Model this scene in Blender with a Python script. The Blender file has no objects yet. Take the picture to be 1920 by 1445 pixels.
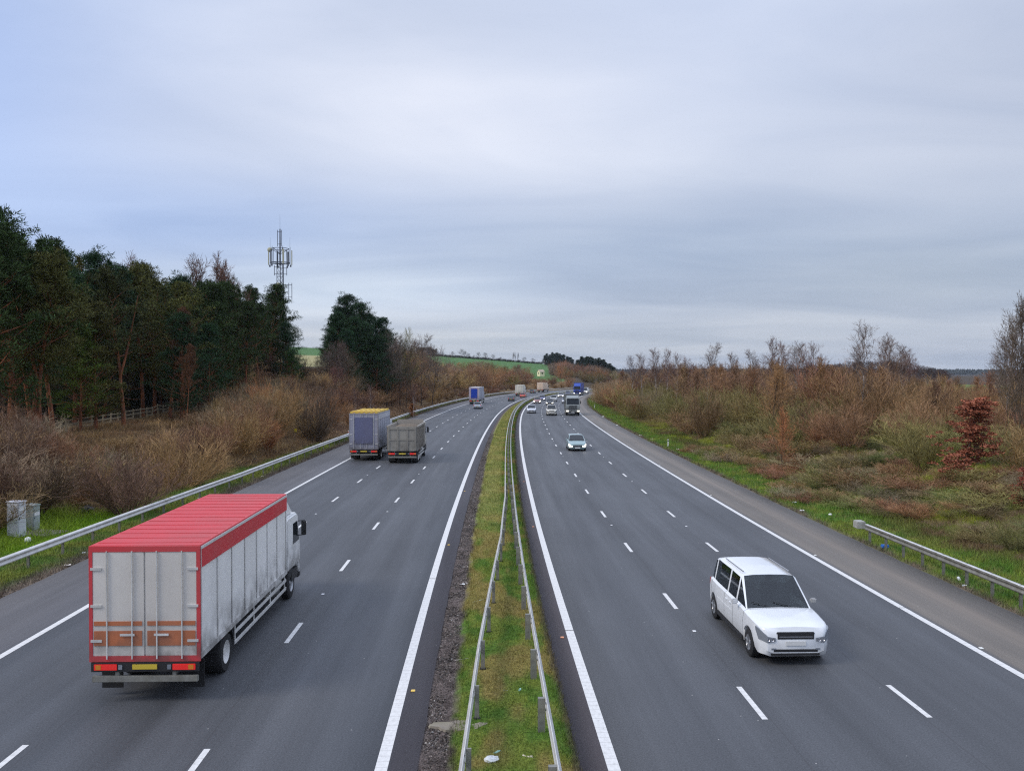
import bpy, bmesh, math, random
import numpy as np
from mathutils import Vector
R = math.radians
sc = bpy.context.scene
COL = sc.collection
PI = math.pi
random.seed(5)

# ------------------------------------------------------------------ helpers
def tag(o, label=None, cat=None, group=None, kind=None):
    if label: o['label'] = label
    if cat: o['category'] = cat
    if group: o['group'] = group
    if kind: o['kind'] = kind
    return o

def empty(name, loc=(0, 0, 0), rz=0.0):
    o = bpy.data.objects.new(name, None)
    o.empty_display_size = 0.3
    COL.objects.link(o)
    o.location = loc
    o.rotation_euler = (0, 0, rz)
    return o

def link(name, me, parent=None):
    o = bpy.data.objects.new(name, me)
    COL.objects.link(o)
    if parent is not None: o.parent = parent
    return o

def fast_mesh(name, V, F, mats=(), smooth=False, fmat=None, vcol=None, uv=None):
    """numpy verts (n,3) and faces (m,k) straight into a mesh"""
    V = np.asarray(V, dtype=np.float32); F = np.asarray(F, dtype=np.int32)
    me = bpy.data.meshes.new(name)
    k = F.shape[1]
    me.vertices.add(len(V)); me.vertices.foreach_set('co', V.ravel())
    me.loops.add(F.size); me.loops.foreach_set('vertex_index', F.ravel())
    me.polygons.add(len(F))
    me.polygons.foreach_set('loop_start', np.arange(0, F.size, k, dtype=np.int32))
    me.polygons.foreach_set('loop_total', np.full(len(F), k, dtype=np.int32))
    if smooth: me.polygons.foreach_set('use_smooth', np.ones(len(F), dtype=bool))
    for m in mats: me.materials.append(m)
    if fmat is not None: me.polygons.foreach_set('material_index', np.asarray(fmat, dtype=np.int32))
    me.update(calc_edges=True)
    if vcol is not None:
        a = me.color_attributes.new('Col', 'FLOAT_COLOR', 'POINT')
        c = np.ones((len(V), 4), dtype=np.float32); c[:, :3] = vcol
        a.data.foreach_set('color', c.ravel())
    if uv is not None:
        l = me.uv_layers.new(name='UVMap')
        l.data.foreach_set('uv', np.asarray(uv, dtype=np.float32)[F.ravel()].ravel())
    return me

class MB:
    """collects simple solids and links them as one mesh"""
    def __init__(s): s.v = []; s.f = []
    def add(s, vs, fs):
        b = len(s.v); s.v += [tuple(p) for p in vs]; s.f += [tuple(b + i for i in f) for f in fs]; return s
    def box(s, x0, x1, y0, y1, z0, z1):
        x0, x1 = min(x0, x1), max(x0, x1); y0, y1 = min(y0, y1), max(y0, y1); z0, z1 = min(z0, z1), max(z0, z1)
        return s.add([(x0,y0,z0),(x1,y0,z0),(x1,y1,z0),(x0,y1,z0),(x0,y0,z1),(x1,y0,z1),(x1,y1,z1),(x0,y1,z1)],
                     [(0,3,2,1),(4,5,6,7),(0,1,5,4),(1,2,6,5),(2,3,7,6),(3,0,4,7)])
    def tube(s, a, b, r0, r1=None, n=8):
        a = Vector(a); b = Vector(b); r1 = r0 if r1 is None else r1
        d = (b - a).normalized(); u = d.orthogonal().normalized(); w = d.cross(u)
        vs = []
        for p, r in ((a, r0), (b, r1)):
            for i in range(n):
                t = 2 * PI * i / n; vs.append(p + (u * math.cos(t) + w * math.sin(t)) * r)
        fs = [(i, (i + 1) % n, n + (i + 1) % n, n + i) for i in range(n)]
        fs += [tuple(range(n - 1, -1, -1)), tuple(range(n, 2 * n))]
        return s.add(vs, fs)
    def prism(s, prof, x0, x1):
        """(y,z) outline pushed through x"""
        n = len(prof); vs = [(x0, y, z) for y, z in prof] + [(x1, y, z) for y, z in prof]
        fs = [(i, (i + 1) % n, n + (i + 1) % n, n + i) for i in range(n)]
        fs += [tuple(range(n - 1, -1, -1)), tuple(range(n, 2 * n))]
        return s.add(vs, fs)
    def revolve(s, prof, cx, cy, cz, n=24):
        """(x, r) profile turned about the x axis"""
        vs = []
        for x, r in prof:
            for i in range(n):
                t = 2 * PI * i / n; vs.append((cx + x, cy + r * math.cos(t), cz + r * math.sin(t)))
        fs = []
        for k in range(len(prof) - 1):
            for i in range(n):
                fs.append((k*n+i, k*n+(i+1) % n, (k+1)*n+(i+1) % n, (k+1)*n+i))
        return s.add(vs, fs)
    def build(s, name, mat, parent=None, bevel=0.0, smooth=False, segs=2):
        bm = bmesh.new()
        vv = [bm.verts.new(p) for p in s.v]
        for f in s.f:
            try: bm.faces.new([vv[i] for i in f])
            except ValueError: pass
        bmesh.ops.remove_doubles(bm, verts=bm.verts, dist=1e-5)
        bmesh.ops.recalc_face_normals(bm, faces=bm.faces)
        if bevel > 0:
            es = [e for e in bm.edges if len(e.link_faces) == 2 and e.calc_face_angle(0) > R(30)]
            bmesh.ops.bevel(bm, geom=es, offset=bevel, segments=segs, affect='EDGES', clamp_overlap=True)
        me = bpy.data.meshes.new(name); bm.to_mesh(me); bm.free()
        me.materials.append(mat)
        if smooth or bevel > 0:
            me.polygons.foreach_set('use_smooth', np.ones(len(me.polygons), dtype=bool))
            me.set_sharp_from_angle(angle=R(40))
        return link(name, me, parent)

# ------------------------------------------------------------------ noise (numpy)
_prm = np.random.default_rng(3).random((256, 256))
def vnoise(x, y):
    xi = np.floor(x).astype(int); yi = np.floor(y).astype(int)
    fx = x - xi; fy = y - yi; fx = fx*fx*(3-2*fx); fy = fy*fy*(3-2*fy)
    g = lambda a, b: _prm[a % 256, b % 256]
    return (g(xi, yi)*(1-fx) + g(xi+1, yi)*fx)*(1-fy) + (g(xi, yi+1)*(1-fx) + g(xi+1, yi+1)*fx)*fy
def fbm(x, y, o=4):
    x = np.asarray(x, float); y = np.asarray(y, float); t = 0; a = .5; n = 0
    for i in range(o):
        t = t + a*vnoise(x+17.3*i, y+5.1*i); n += a; a *= .5; x = x*2.03; y = y*2.03
    return t/n
def sstep(a, b, x):
    t = np.clip((x-a)/(b-a), 0, 1); return t*t*(3-2*t)
def lerp3(c0, c1, t): return c0*(1-t[..., None]) + c1*t[..., None]

# ------------------------------------------------------------------ materials
def mat(name, color=(.5, .5, .5), rough=.6, metal=0.0, spec=.5, emit=None, estr=0.0, noise=0.0, nscale=8.0, coat=0.0, objcol=False, dirt=0.0, dirtcol=(.12, .10, .08)):
    m = bpy.data.materials.new(name); m.use_nodes = True
    nt = m.node_tree; b = nt.nodes['Principled BSDF']
    b.inputs['Base Color'].default_value = (*color, 1)
    b.inputs['Roughness'].default_value = rough
    b.inputs['Metallic'].default_value = metal
    b.inputs['Specular IOR Level'].default_value = spec
    b.inputs['Coat Weight'].default_value = coat
    if emit:
        b.inputs['Emission Color'].default_value = (*emit, 1); b.inputs['Emission Strength'].default_value = estr
    src = None
    if objcol:
        oi = nt.nodes.new('ShaderNodeObjectInfo'); src = oi.outputs['Color']
    if noise > 0 or dirt > 0:
        tc = nt.nodes.new('ShaderNodeTexCoord')
        nz = nt.nodes.new('ShaderNodeTexNoise'); nz.inputs['Scale'].default_value = nscale; nz.inputs['Detail'].default_value = 6
        nt.links.new(tc.outputs['Object'], nz.inputs['Vector'])
        mx = nt.nodes.new('ShaderNodeMix'); mx.data_type = 'RGBA'; mx.blend_type = 'MULTIPLY'
        mr = nt.nodes.new('ShaderNodeMapRange'); mr.inputs['From Min'].default_value = .3; mr.inputs['From Max'].default_value = .7
        mr.inputs['To Min'].default_value = 1-noise; mr.inputs['To Max'].default_value = 1+noise
        nt.links.new(nz.outputs['Fac'], mr.inputs['Value'])
        mx.inputs['Factor'].default_value = 1
        if src: nt.links.new(src, mx.inputs['A'])
        else: mx.inputs['A'].default_value = (*color, 1)
        nt.links.new(mr.outputs['Result'], mx.inputs['B'])
        src = mx.outputs['Result']
        if dirt > 0:
            n2 = nt.nodes.new('ShaderNodeTexNoise'); n2.inputs['Scale'].default_value = nscale*.5; n2.inputs['Detail'].default_value = 8
            mp = nt.nodes.new('ShaderNodeMapping'); mp.inputs['Scale'].default_value = (1, 1, .35)
            nt.links.new(tc.outputs['Object'], mp.inputs['Vector']); nt.links.new(mp.outputs['Vector'], n2.inputs['Vector'])
            m2 = nt.nodes.new('ShaderNodeMapRange'); m2.inputs['From Min'].default_value = .45; m2.inputs['From Max'].default_value = .75
            m2.inputs['To Max'].default_value = dirt; nt.links.new(n2.outputs['Fac'], m2.inputs['Value'])
            mm = nt.nodes.new('ShaderNodeMix'); mm.data_type = 'RGBA'
            nt.links.new(m2.outputs['Result'], mm.inputs['Factor']); nt.links.new(src, mm.inputs['A'])
            mm.inputs['B'].default_value = (*dirtcol, 1); src = mm.outputs['Result']
    if src: nt.links.new(src, b.inputs['Base Color'])
    return m

def veg_mat(name, source='object', var=.45, rough=.85, trans=0.0):
    """foliage / twigs: colour from the object (or the mesh's Col), varied per leaf or twig"""
    m = bpy.data.materials.new(name); m.use_nodes = True
    nt = m.node_tree; b = nt.nodes['Principled BSDF']
    b.inputs['Roughness'].default_value = rough; b.inputs['Specular IOR Level'].default_value = .15
    if source == 'object':
        c = nt.nodes.new('ShaderNodeObjectInfo').outputs['Color']
    else:
        a = nt.nodes.new('ShaderNodeAttribute'); a.attribute_name = 'Col'; c = a.outputs['Color']
    g = nt.nodes.new('ShaderNodeNewGeometry')
    mr = nt.nodes.new('ShaderNodeMapRange'); mr.inputs['To Min'].default_value = 1-var; mr.inputs['To Max'].default_value = 1+var
    nt.links.new(g.outputs['Random Per Island'], mr.inputs['Value'])
    tc = nt.nodes.new('ShaderNodeTexCoord')
    nz = nt.nodes.new('ShaderNodeTexNoise'); nz.inputs['Scale'].default_value = .7; nz.inputs['Detail'].default_value = 3
    nt.links.new(tc.outputs['Object'], nz.inputs['Vector'])
    m2 = nt.nodes.new('ShaderNodeMapRange'); m2.inputs['From Min'].default_value = .3; m2.inputs['From Max'].default_value = .7
    m2.inputs['To Min'].default_value = .72; m2.inputs['To Max'].default_value = 1.3
    nt.links.new(nz.outputs['Fac'], m2.inputs['Value'])
    mu = nt.nodes.new('ShaderNodeMath'); mu.operation = 'MULTIPLY'
    nt.links.new(mr.outputs['Result'], mu.inputs[0]); nt.links.new(m2.outputs['Result'], mu.inputs[1])
    mx = nt.nodes.new('ShaderNodeMix'); mx.data_type = 'RGBA'; mx.blend_type = 'MULTIPLY'; mx.inputs['Factor'].default_value = 1
    nt.links.new(c, mx.inputs['A']); nt.links.new(mu.outputs['Value'], mx.inputs['B'])
    nt.links.new(mx.outputs['Result'], b.inputs['Base Color'])
    return m

M = {}
M['galv'] = mat('galvanised_steel', (.66, .655, .64), .5, .15, noise=.12, nscale=3, dirt=.35, dirtcol=(.30, .28, .24))
M['galv_dark'] = mat('weathered_steel', (.25, .245, .22), .6, .2, noise=.2, nscale=6, dirt=.6, dirtcol=(.12, .11, .07))
M['rubber'] = mat('tyre_rubber', (.018, .018, .02), .85)
M['rim'] = mat('wheel_alloy', (.35, .36, .38), .35, .7)
M['glass'] = mat('tinted_glass', (.012, .016, .02), .07, 0, .5)
def see_through(name, tint, refl):
    m = bpy.data.materials.new(name); m.use_nodes = True; nt = m.node_tree; nt.nodes.clear()
    t = nt.nodes.new('ShaderNodeBsdfTransparent'); t.inputs[0].default_value = (*tint, 1)
    g = nt.nodes.new('ShaderNodeBsdfGlossy'); g.inputs['Roughness'].default_value = .03; g.inputs['Color'].default_value = (.9, .95, 1, 1)
    f = nt.nodes.new('ShaderNodeFresnel'); f.inputs[0].default_value = refl
    mx = nt.nodes.new('ShaderNodeMixShader'); nt.links.new(f.outputs[0], mx.inputs[0]); nt.links.new(t.outputs[0], mx.inputs[1]); nt.links.new(g.outputs[0], mx.inputs[2])
    o = nt.nodes.new('ShaderNodeOutputMaterial'); nt.links.new(mx.outputs[0], o.inputs[0]); return m
M['screen'] = see_through('windscreen_glass', (.62, .68, .66), 1.55)
M['privacy'] = see_through('side_glass', (.22, .25, .25), 1.5)
M['seat'] = mat('dark_upholstery', (.045, .045, .05), .8, noise=.1)
M['plastic'] = mat('black_plastic', (.022, .022, .024), .55)
M['chrome'] = mat('bright_trim', (.6, .6, .62), .2, .9)
M['head_on'] = mat('lit_headlight', (.9, .9, .85), .2, emit=(1, .95, .82), estr=2.6)
M['head_off'] = mat('headlight_lens', (.20, .22, .25), .1, coat=.8)
M['tail_on'] = mat('lit_tail_light', (.5, .02, .02), .3, emit=(1, .04, .03), estr=.25)
M['tail_off'] = mat('tail_light_lens', (.35, .015, .015), .25)
M['amber'] = mat('amber_lens', (.7, .25, .03), .3)
M['plate_y'] = mat('yellow_plate', (.65, .48, .05), .5)
M['plate_w'] = mat('white_plate', (.72, .72, .7), .5)
M['paint'] = mat('car_paint', (.5, .5, .5), .28, .0, .5, objcol=True, noise=.03, nscale=3, coat=.6)
M['panel'] = mat('lorry_panel', (.5, .5, .5), .5, .0, .4, objcol=True, noise=.04, nscale=1.3, dirt=.2, dirtcol=(.20, .175, .15))
def grime(m, z0, z1, amt, colr=(.09, .08, .07)):
    """road spray on the lower body, in the vehicle's own height"""
    nt = m.node_tree; b = nt.nodes['Principled BSDF']; lk = b.inputs['Base Color'].links[0].from_socket
    tc = nt.nodes.new('ShaderNodeTexCoord'); sp = nt.nodes.new('ShaderNodeSeparateXYZ'); nt.links.new(tc.outputs['Object'], sp.inputs[0])
    mr = nt.nodes.new('ShaderNodeMapRange'); mr.inputs[1].default_value = z0; mr.inputs[2].default_value = z1; mr.inputs[3].default_value = amt; mr.inputs[4].default_value = 0
    nt.links.new(sp.outputs['Z'], mr.inputs[0])
    nz = nt.nodes.new('ShaderNodeTexNoise'); nz.inputs['Scale'].default_value = 2.2; nz.inputs['Detail'].default_value = 8; nt.links.new(tc.outputs['Object'], nz.inputs['Vector'])
    m2 = nt.nodes.new('ShaderNodeMapRange'); m2.inputs[1].default_value = .35; m2.inputs[2].default_value = .6; nt.links.new(nz.outputs['Fac'], m2.inputs[0])
    mu = nt.nodes.new('ShaderNodeMath'); mu.operation = 'MULTIPLY'; nt.links.new(mr.outputs[0], mu.inputs[0]); nt.links.new(m2.outputs[0], mu.inputs[1])
    mx = nt.nodes.new('ShaderNodeMix'); mx.data_type = 'RGBA'; nt.links.new(mu.outputs[0], mx.inputs['Factor']); nt.links.new(lk, mx.inputs['A']); mx.inputs['B'].default_value = (*colr, 1)
    nt.links.new(mx.outputs['Result'], b.inputs['Base Color'])
grime(M['panel'], .9, 2.1, .75); grime(M['paint'], .15, .62, .6, (.16, .14, .12))
M['concrete'] = mat('concrete', (.30, .28, .25), .9, noise=.2, nscale=5, dirt=.4)
M['pad'] = mat('stained_pad', (.27, .235, .19), .95, noise=.25, nscale=4, dirt=.7, dirtcol=(.09, .09, .03))
M['cab_grey'] = mat('grey_cabinet_paint', (.62, .63, .69), .5, noise=.04, nscale=3, dirt=.1, dirtcol=(.2, .19, .18))
M['cab_green'] = mat('green_grey_cabinet_paint', (.38, .43, .43), .55, noise=.08, nscale=5, dirt=.25, dirtcol=(.2, .22, .16))
M['sticker'] = mat('white_sticker', (.8, .8, .84), .5)
M['litter'] = mat('litter', (.8, .8, .8), .6, objcol=True, noise=.1, nscale=20)
M['wood'] = mat('weathered_timber', (.33, .27, .18), .9, noise=.3, nscale=12, dirt=.5, dirtcol=(.13, .14, .07))
M['white_paint'] = mat('white_post_paint', (.75, .75, .72), .6, noise=.06)
M['red_paint'] = mat('red_reflector', (.6, .06, .04), .5)
M['black'] = mat('dark_gap', (.012, .012, .012), .9)
M['stud'] = mat('road_stud', (.7, .7, .7), .5, objcol=True)
M['mast'] = mat('mast_steel', (.10, .115, .15), .6, .2, noise=.1)
M['antenna'] = mat('antenna_shell', (.52, .50, .34), .6)
M['house'] = mat('pale_yellow_render', (.86, .78, .50), .9, noise=.06)
M['tile'] = mat('brown_roof_tile', (.42, .36, .27), .9, noise=.1, nscale=2)
M['needle'] = veg_mat('needles', 'object', .6)
M['twig'] = veg_mat('twigs', 'object', .4)
M['leaf'] = veg_mat('dead_leaves', 'object', .45)
M['blade'] = veg_mat('grass_blades', 'col', .35)
def bark(name, c, c2, scale):
    m = mat(name, c, .9, spec=.1); nt = m.node_tree; b = nt.nodes['Principled BSDF']
    tc = nt.nodes.new('ShaderNodeTexCoord'); mp = nt.nodes.new('ShaderNodeMapping'); mp.inputs['Scale'].default_value = (scale, scale, scale*.3)
    nz = nt.nodes.new('ShaderNodeTexNoise'); nz.inputs['Detail'].default_value = 5
    nt.links.new(tc.outputs['Object'], mp.inputs[0]); nt.links.new(mp.outputs[0], nz.inputs['Vector']); nz.inputs['Scale'].default_value = 1
    rp = nt.nodes.new('ShaderNodeValToRGB'); rp.color_ramp.elements[0].color = (*c2, 1); rp.color_ramp.elements[1].color = (*c, 1)
    rp.color_ramp.elements[0].position = .38; rp.color_ramp.elements[1].position = .6
    nt.links.new(nz.outputs['Fac'], rp.inputs['Fac']); nt.links.new(rp.outputs['Color'], b.inputs['Base Color']); return m
M['pine_bark'] = bark('pine_bark', (.30, .115, .055), (.13, .06, .04), 3)
M['birch_bark'] = bark('birch_bark', (.52, .46, .42), (.12, .09, .08), 5)
M['brown_bark'] = bark('brown_bark', (.15, .11, .08), (.07, .05, .04), 4)

# ------------------------------------------------------------------ road alignment
HS = [-60, 20, 50, 90, 145, 200, 270, 300, 340, 400, 520, 700]
HT = [-.036, -.03, -.012, 0, .018, .052, .115, .155, .25, .42, .66, .9]
S_ = np.arange(-30, 640, .5)
TH_ = np.interp(S_, HS, HT)
PX_ = np.zeros_like(S_); PY_ = np.zeros_like(S_)
_dx = np.sin(TH_)*.5; _dy = np.cos(TH_)*.5
PX_[1:] = np.cumsum(_dx[:-1]); PY_[1:] = np.cumsum(_dy[:-1])
PY_ += -30
PX_ += -.25 - np.interp(16.6, PY_, PX_)
def RP(s, d):
    """road coordinates (distance along, offset to the right) to x, y"""
    s = np.asarray(s, float); d = np.asarray(d, float)
    t = np.interp(s, S_, TH_)
    return np.interp(s, S_, PX_) + d*np.cos(t), np.interp(s, S_, PY_) - d*np.sin(t)
def RH(s): return float(np.interp(s, S_, TH_))
def INV(X, Y):
    X = np.asarray(X, float).ravel(); Y = np.asarray(Y, float).ravel()
    cs = np.zeros(len(X)); cd = np.zeros(len(X))
    px = PX_[::4]; py = PY_[::4]; ss = S_[::4]; th = TH_[::4]
    for i in range(0, len(X), 20000):
        x = X[i:i+20000, None]; y = Y[i:i+20000, None]
        k = np.argmin((x-px)**2 + (y-py)**2, axis=1)
        t = th[k]; dx = X[i:i+20000]-px[k]; dy = Y[i:i+20000]-py[k]
        al = dx*np.sin(t)+dy*np.cos(t)
        s = np.clip(ss[k]+np.clip(al, -1, 1), S_[0], S_[-1])
        t = np.interp(s, S_, TH_)
        cs[i:i+20000] = s
        cd[i:i+20000] = (X[i:i+20000]-np.interp(s, S_, PX_))*np.cos(t) - (Y[i:i+20000]-np.interp(s, S_, PY_))*np.sin(t)
        far = (np.abs(al) > 3)
        dist = np.sqrt(dx*dx+dy*dy)
        cd[i:i+20000] = np.where(far, np.sign(cd[i:i+20000]+1e-9)*dist, cd[i:i+20000])
    return cs, cd

# ------------------------------------------------------------------ terrain
def bank_left(s): return np.interp(s, [-30, 30, 60, 90, 122, 165, 220, 270, 320, 380, 640], [1.6, 1.9, 2.1, 2.3, 2.9, 8.2, 9.3, 7.0, 4.0, 2.5, 2.5])
def toe_left(s): return np.interp(s, [0, 50, 90, 140, 640], [22.5, 21.5, 19.8, 18.8, 18.8])
def bank_right(s): return np.interp(s, [-30, 30, 60, 150, 300, 640], [1.2, 1.8, 2.0, 1.4, 1.0, 1.5])
def HZ(X, Y, sd=None):
    X = np.asarray(X, float); Y = np.asarray(Y, float); shp = X.shape
    s, d = INV(X, Y) if sd is None else sd
    X = X.ravel(); Y = Y.ravel()
    a = -d; H = bank_left(s)
    zl = H*sstep(0, 1, (a-toe_left(s))/(H*2.1+4)) + .012*np.clip(a-45, 0, 60)
    zr = bank_right(s)*sstep(0, 1, (d-20.5)/11.0) - .9*sstep(60, 130, d)
    z = np.where(d < 0, zl, zr)
    rough = (fbm(X*.35, Y*.35, 3)-.5)*.7*sstep(20.5, 27, np.abs(d)) + (fbm(X*1.7, Y*1.7, 2)-.5)*.10*sstep(17, 18.5, np.abs(d))
    z = z + rough
    ridge = np.interp(X, [-900, -420, -244, -110, -37, 24, 80, 116, 200, 420, 1200], [52, 48, 41, 34, 28, 22.5, 18, 13, 8, 1, 0])
    z = z + np.maximum(ridge-6, 0)*sstep(400, 1050, Y) * (1-.15*sstep(1300, 2500, Y)) * sstep(16, 70, np.abs(d))
    # low rise to the right, far woodland edge on the skyline
    z = z + 1.0*sstep(450, 900, Y)*sstep(120, 300, X)*(1-sstep(900, 1700, Y))
    z = z - .055 + 0*X
    return z.reshape(shp)

C = lambda *c: np.array(c)
def ground_col(X, Y, sd=None):
    s, d = INV(X, Y) if sd is None else sd
    X = np.asarray(X, float).ravel(); Y = np.asarray(Y, float).ravel()
    n1 = fbm(X*.22, Y*.22, 4); n2 = fbm(X*.9+40, Y*.9, 3); n3 = fbm(X*3.1, Y*3.1+9, 2)
    green = lerp3(C(.085, .148, .028), C(.155, .18, .035), sstep(.4, .65, n2)); green = lerp3(green, C(.20, .155, .07), sstep(.57, .72, n3)*.6)
    brown = lerp3(C(.18, .115, .058), C(.235, .165, .075), sstep(.35, .65, n2)); brown = lerp3(brown, C(.085, .058, .045), sstep(.5, .75, n3))
    olive = lerp3(C(.11, .115, .032), C(.20, .21, .025), sstep(.42, .62, n1)); olive = lerp3(olive, C(.14, .092, .055), sstep(.45, .68, n2))
    earth = lerp3(C(.16, .125, .095), C(.09, .07, .055), sstep(.4, .7, n3))
    dry = lerp3(C(.27, .185, .105), C(.20, .13, .085), sstep(.35, .65, n2))
    a = np.abs(d)
    # left verge
    gl = green.copy()
    wl = toe_left(s)-1.2 + (n1-.5)*3.0
    left = lerp3(gl, brown, sstep(0, 1.6, a-wl))
    patch = sstep(35, 38, s)*(1-sstep(46, 50, s))*(1-sstep(23.5, 25.5, a+(n2-.5)*3))
    left = lerp3(left, C(.15, .26, .012)*np.ones_like(left), patch*.8*sstep(18.5, 20, a))
    left = lerp3(left, dry, sstep(85, 115, s)*(1-.75*sstep(180, 215, s))*sstep(19.2, 20.2, a)*(1-sstep(30, 36, a)))
    left = lerp3(earth, left, sstep(16.8, 17.9, a+(n2-.5)*1.4))
    # right verge
    wr = 18.9 + (n1-.5)*3.0 + 1.2*(1-sstep(30, 45, s))
    right = lerp3(green*C(.95, 1.05, .9), olive, sstep(0, 2.2, d-wr))
    right = lerp3(earth, right, sstep(16.5, 17.1, d+(n2-.5)*.9))
    right = lerp3(right, brown, sstep(110, 150, s)*sstep(20, 21.5, d))
    c = np.where((d < 0)[:, None], left, right)
    # fields beyond
    f1 = lerp3(C(.40, .33, .17), C(.30, .29, .13), n1); f2 = lerp3(C(.07, .15, .05), C(.095, .18, .055), n1)
    west = 1-sstep(-.19, -.15, X/np.maximum(Y, 1)); fld = lerp3(f2, f1, west*sstep(330, 360, Y)*(1-sstep(780, 800, Y)))
    rt = X/np.maximum(Y, 1); farl = sstep(45, 60, a)*(d < 0)*sstep(200, 260, Y)*(1-sstep(.055, .07, rt))
    c = lerp3(c, C(.075, .058, .042)*np.ones_like(c), sstep(.055, .07, rt)*sstep(380, 460, Y))
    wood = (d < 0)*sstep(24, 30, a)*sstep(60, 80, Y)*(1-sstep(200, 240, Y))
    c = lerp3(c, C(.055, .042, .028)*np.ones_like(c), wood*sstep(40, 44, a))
    c = lerp3(c, fld, np.clip(farl, 0, 1))
    fldr = lerp3(C(.11, .15, .04), C(.14, .17, .045), n1)
    c = lerp3(c, fldr, sstep(.40, .43, rt)*(1-sstep(.56, .60, rt))*sstep(210, 240, Y)*(1-sstep(520, 540, Y)))
    c = lerp3(c, C(.06, .05, .045)*np.ones_like(c), sstep(1150, 1500, Y))
    return c
# ------------------------------------------------------------------ ground sheet
def grow(a, step, g, end):
    o = []; x = a
    while x < end:
        x += step; step *= g; o.append(x)
    return o
gx = list(np.arange(-46, 46.1, .5)) + list(np.arange(47.2, 150, 1.3))
gx = [-v for v in grow(46, .8, 1.055, 5000)][::-1] + gx + grow(gx[-1], 1.6, 1.08, 5000)
gy = list(np.arange(8, 95, .5)) + list(np.arange(95, 210, 1.)) + list(np.arange(210, 440, 2.))
gy = [8-v for v in grow(0, 1.5, 1.25, 400)][::-1] + gy + grow(438, 3, 1.055, 5500)
gx = np.array(gx); gy = np.array(gy)
GX, GY = np.meshgrid(gx, gy)
sd = INV(GX, GY)
GZ = HZ(GX, GY, sd)
V = np.stack([GX.ravel(), GY.ravel(), GZ.ravel()], 1)
nx, ny = len(gx), len(gy)
ii = np.arange(nx*(ny-1)).reshape(ny-1, nx)[:, :-1].ravel()
F = np.stack([ii, ii+1, ii+1+nx, ii+nx], 1)
def col_mat(name, rough=.95, bump=.6, bscale=9.0, var=.35):
    m = bpy.data.materials.new(name); m.use_nodes = True
    nt = m.node_tree; b = nt.nodes['Principled BSDF']; b.inputs['Roughness'].default_value = rough; b.inputs['Specular IOR Level'].default_value = .1
    a = nt.nodes.new('ShaderNodeAttribute'); a.attribute_name = 'Col'
    tc = nt.nodes.new('ShaderNodeTexCoord')
    n = nt.nodes.new('ShaderNodeTexNoise'); n.inputs['Scale'].default_value = bscale; n.inputs['Detail'].default_value = 8; n.inputs['Roughness'].default_value = .7
    nt.links.new(tc.outputs['Object'], n.inputs['Vector'])
    mr = nt.nodes.new('ShaderNodeMapRange'); mr.inputs['From Min'].default_value = .3; mr.inputs['From Max'].default_value = .7
    mr.inputs['To Min'].default_value = 1-var; mr.inputs['To Max'].default_value = 1+var; nt.links.new(n.outputs['Fac'], mr.inputs['Value'])
    mx = nt.nodes.new('ShaderNodeMix'); mx.data_type = 'RGBA'; mx.blend_type = 'MULTIPLY'; mx.inputs['Factor'].default_value = 1
    nt.links.new(a.outputs['Color'], mx.inputs['A']); nt.links.new(mr.outputs['Result'], mx.inputs['B']); nt.links.new(mx.outputs['Result'], b.inputs['Base Color'])
    bp = nt.nodes.new('ShaderNodeBump'); bp.inputs['Strength'].default_value = bump; bp.inputs['Distance'].default_value = .05
    nt.links.new(n.outputs['Fac'], bp.inputs['Height']); nt.links.new(bp.outputs['Normal'], b.inputs['Normal'])
    return m
M['ground'] = col_mat('ground_cover')
me = fast_mesh('ground', V, F, [M['ground']], True, vcol=ground_col(GX, GY, sd))
tag(link('ground', me), 'grass verges, scrub banks and fields either side of the motorway', None, None, 'structure')

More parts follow.
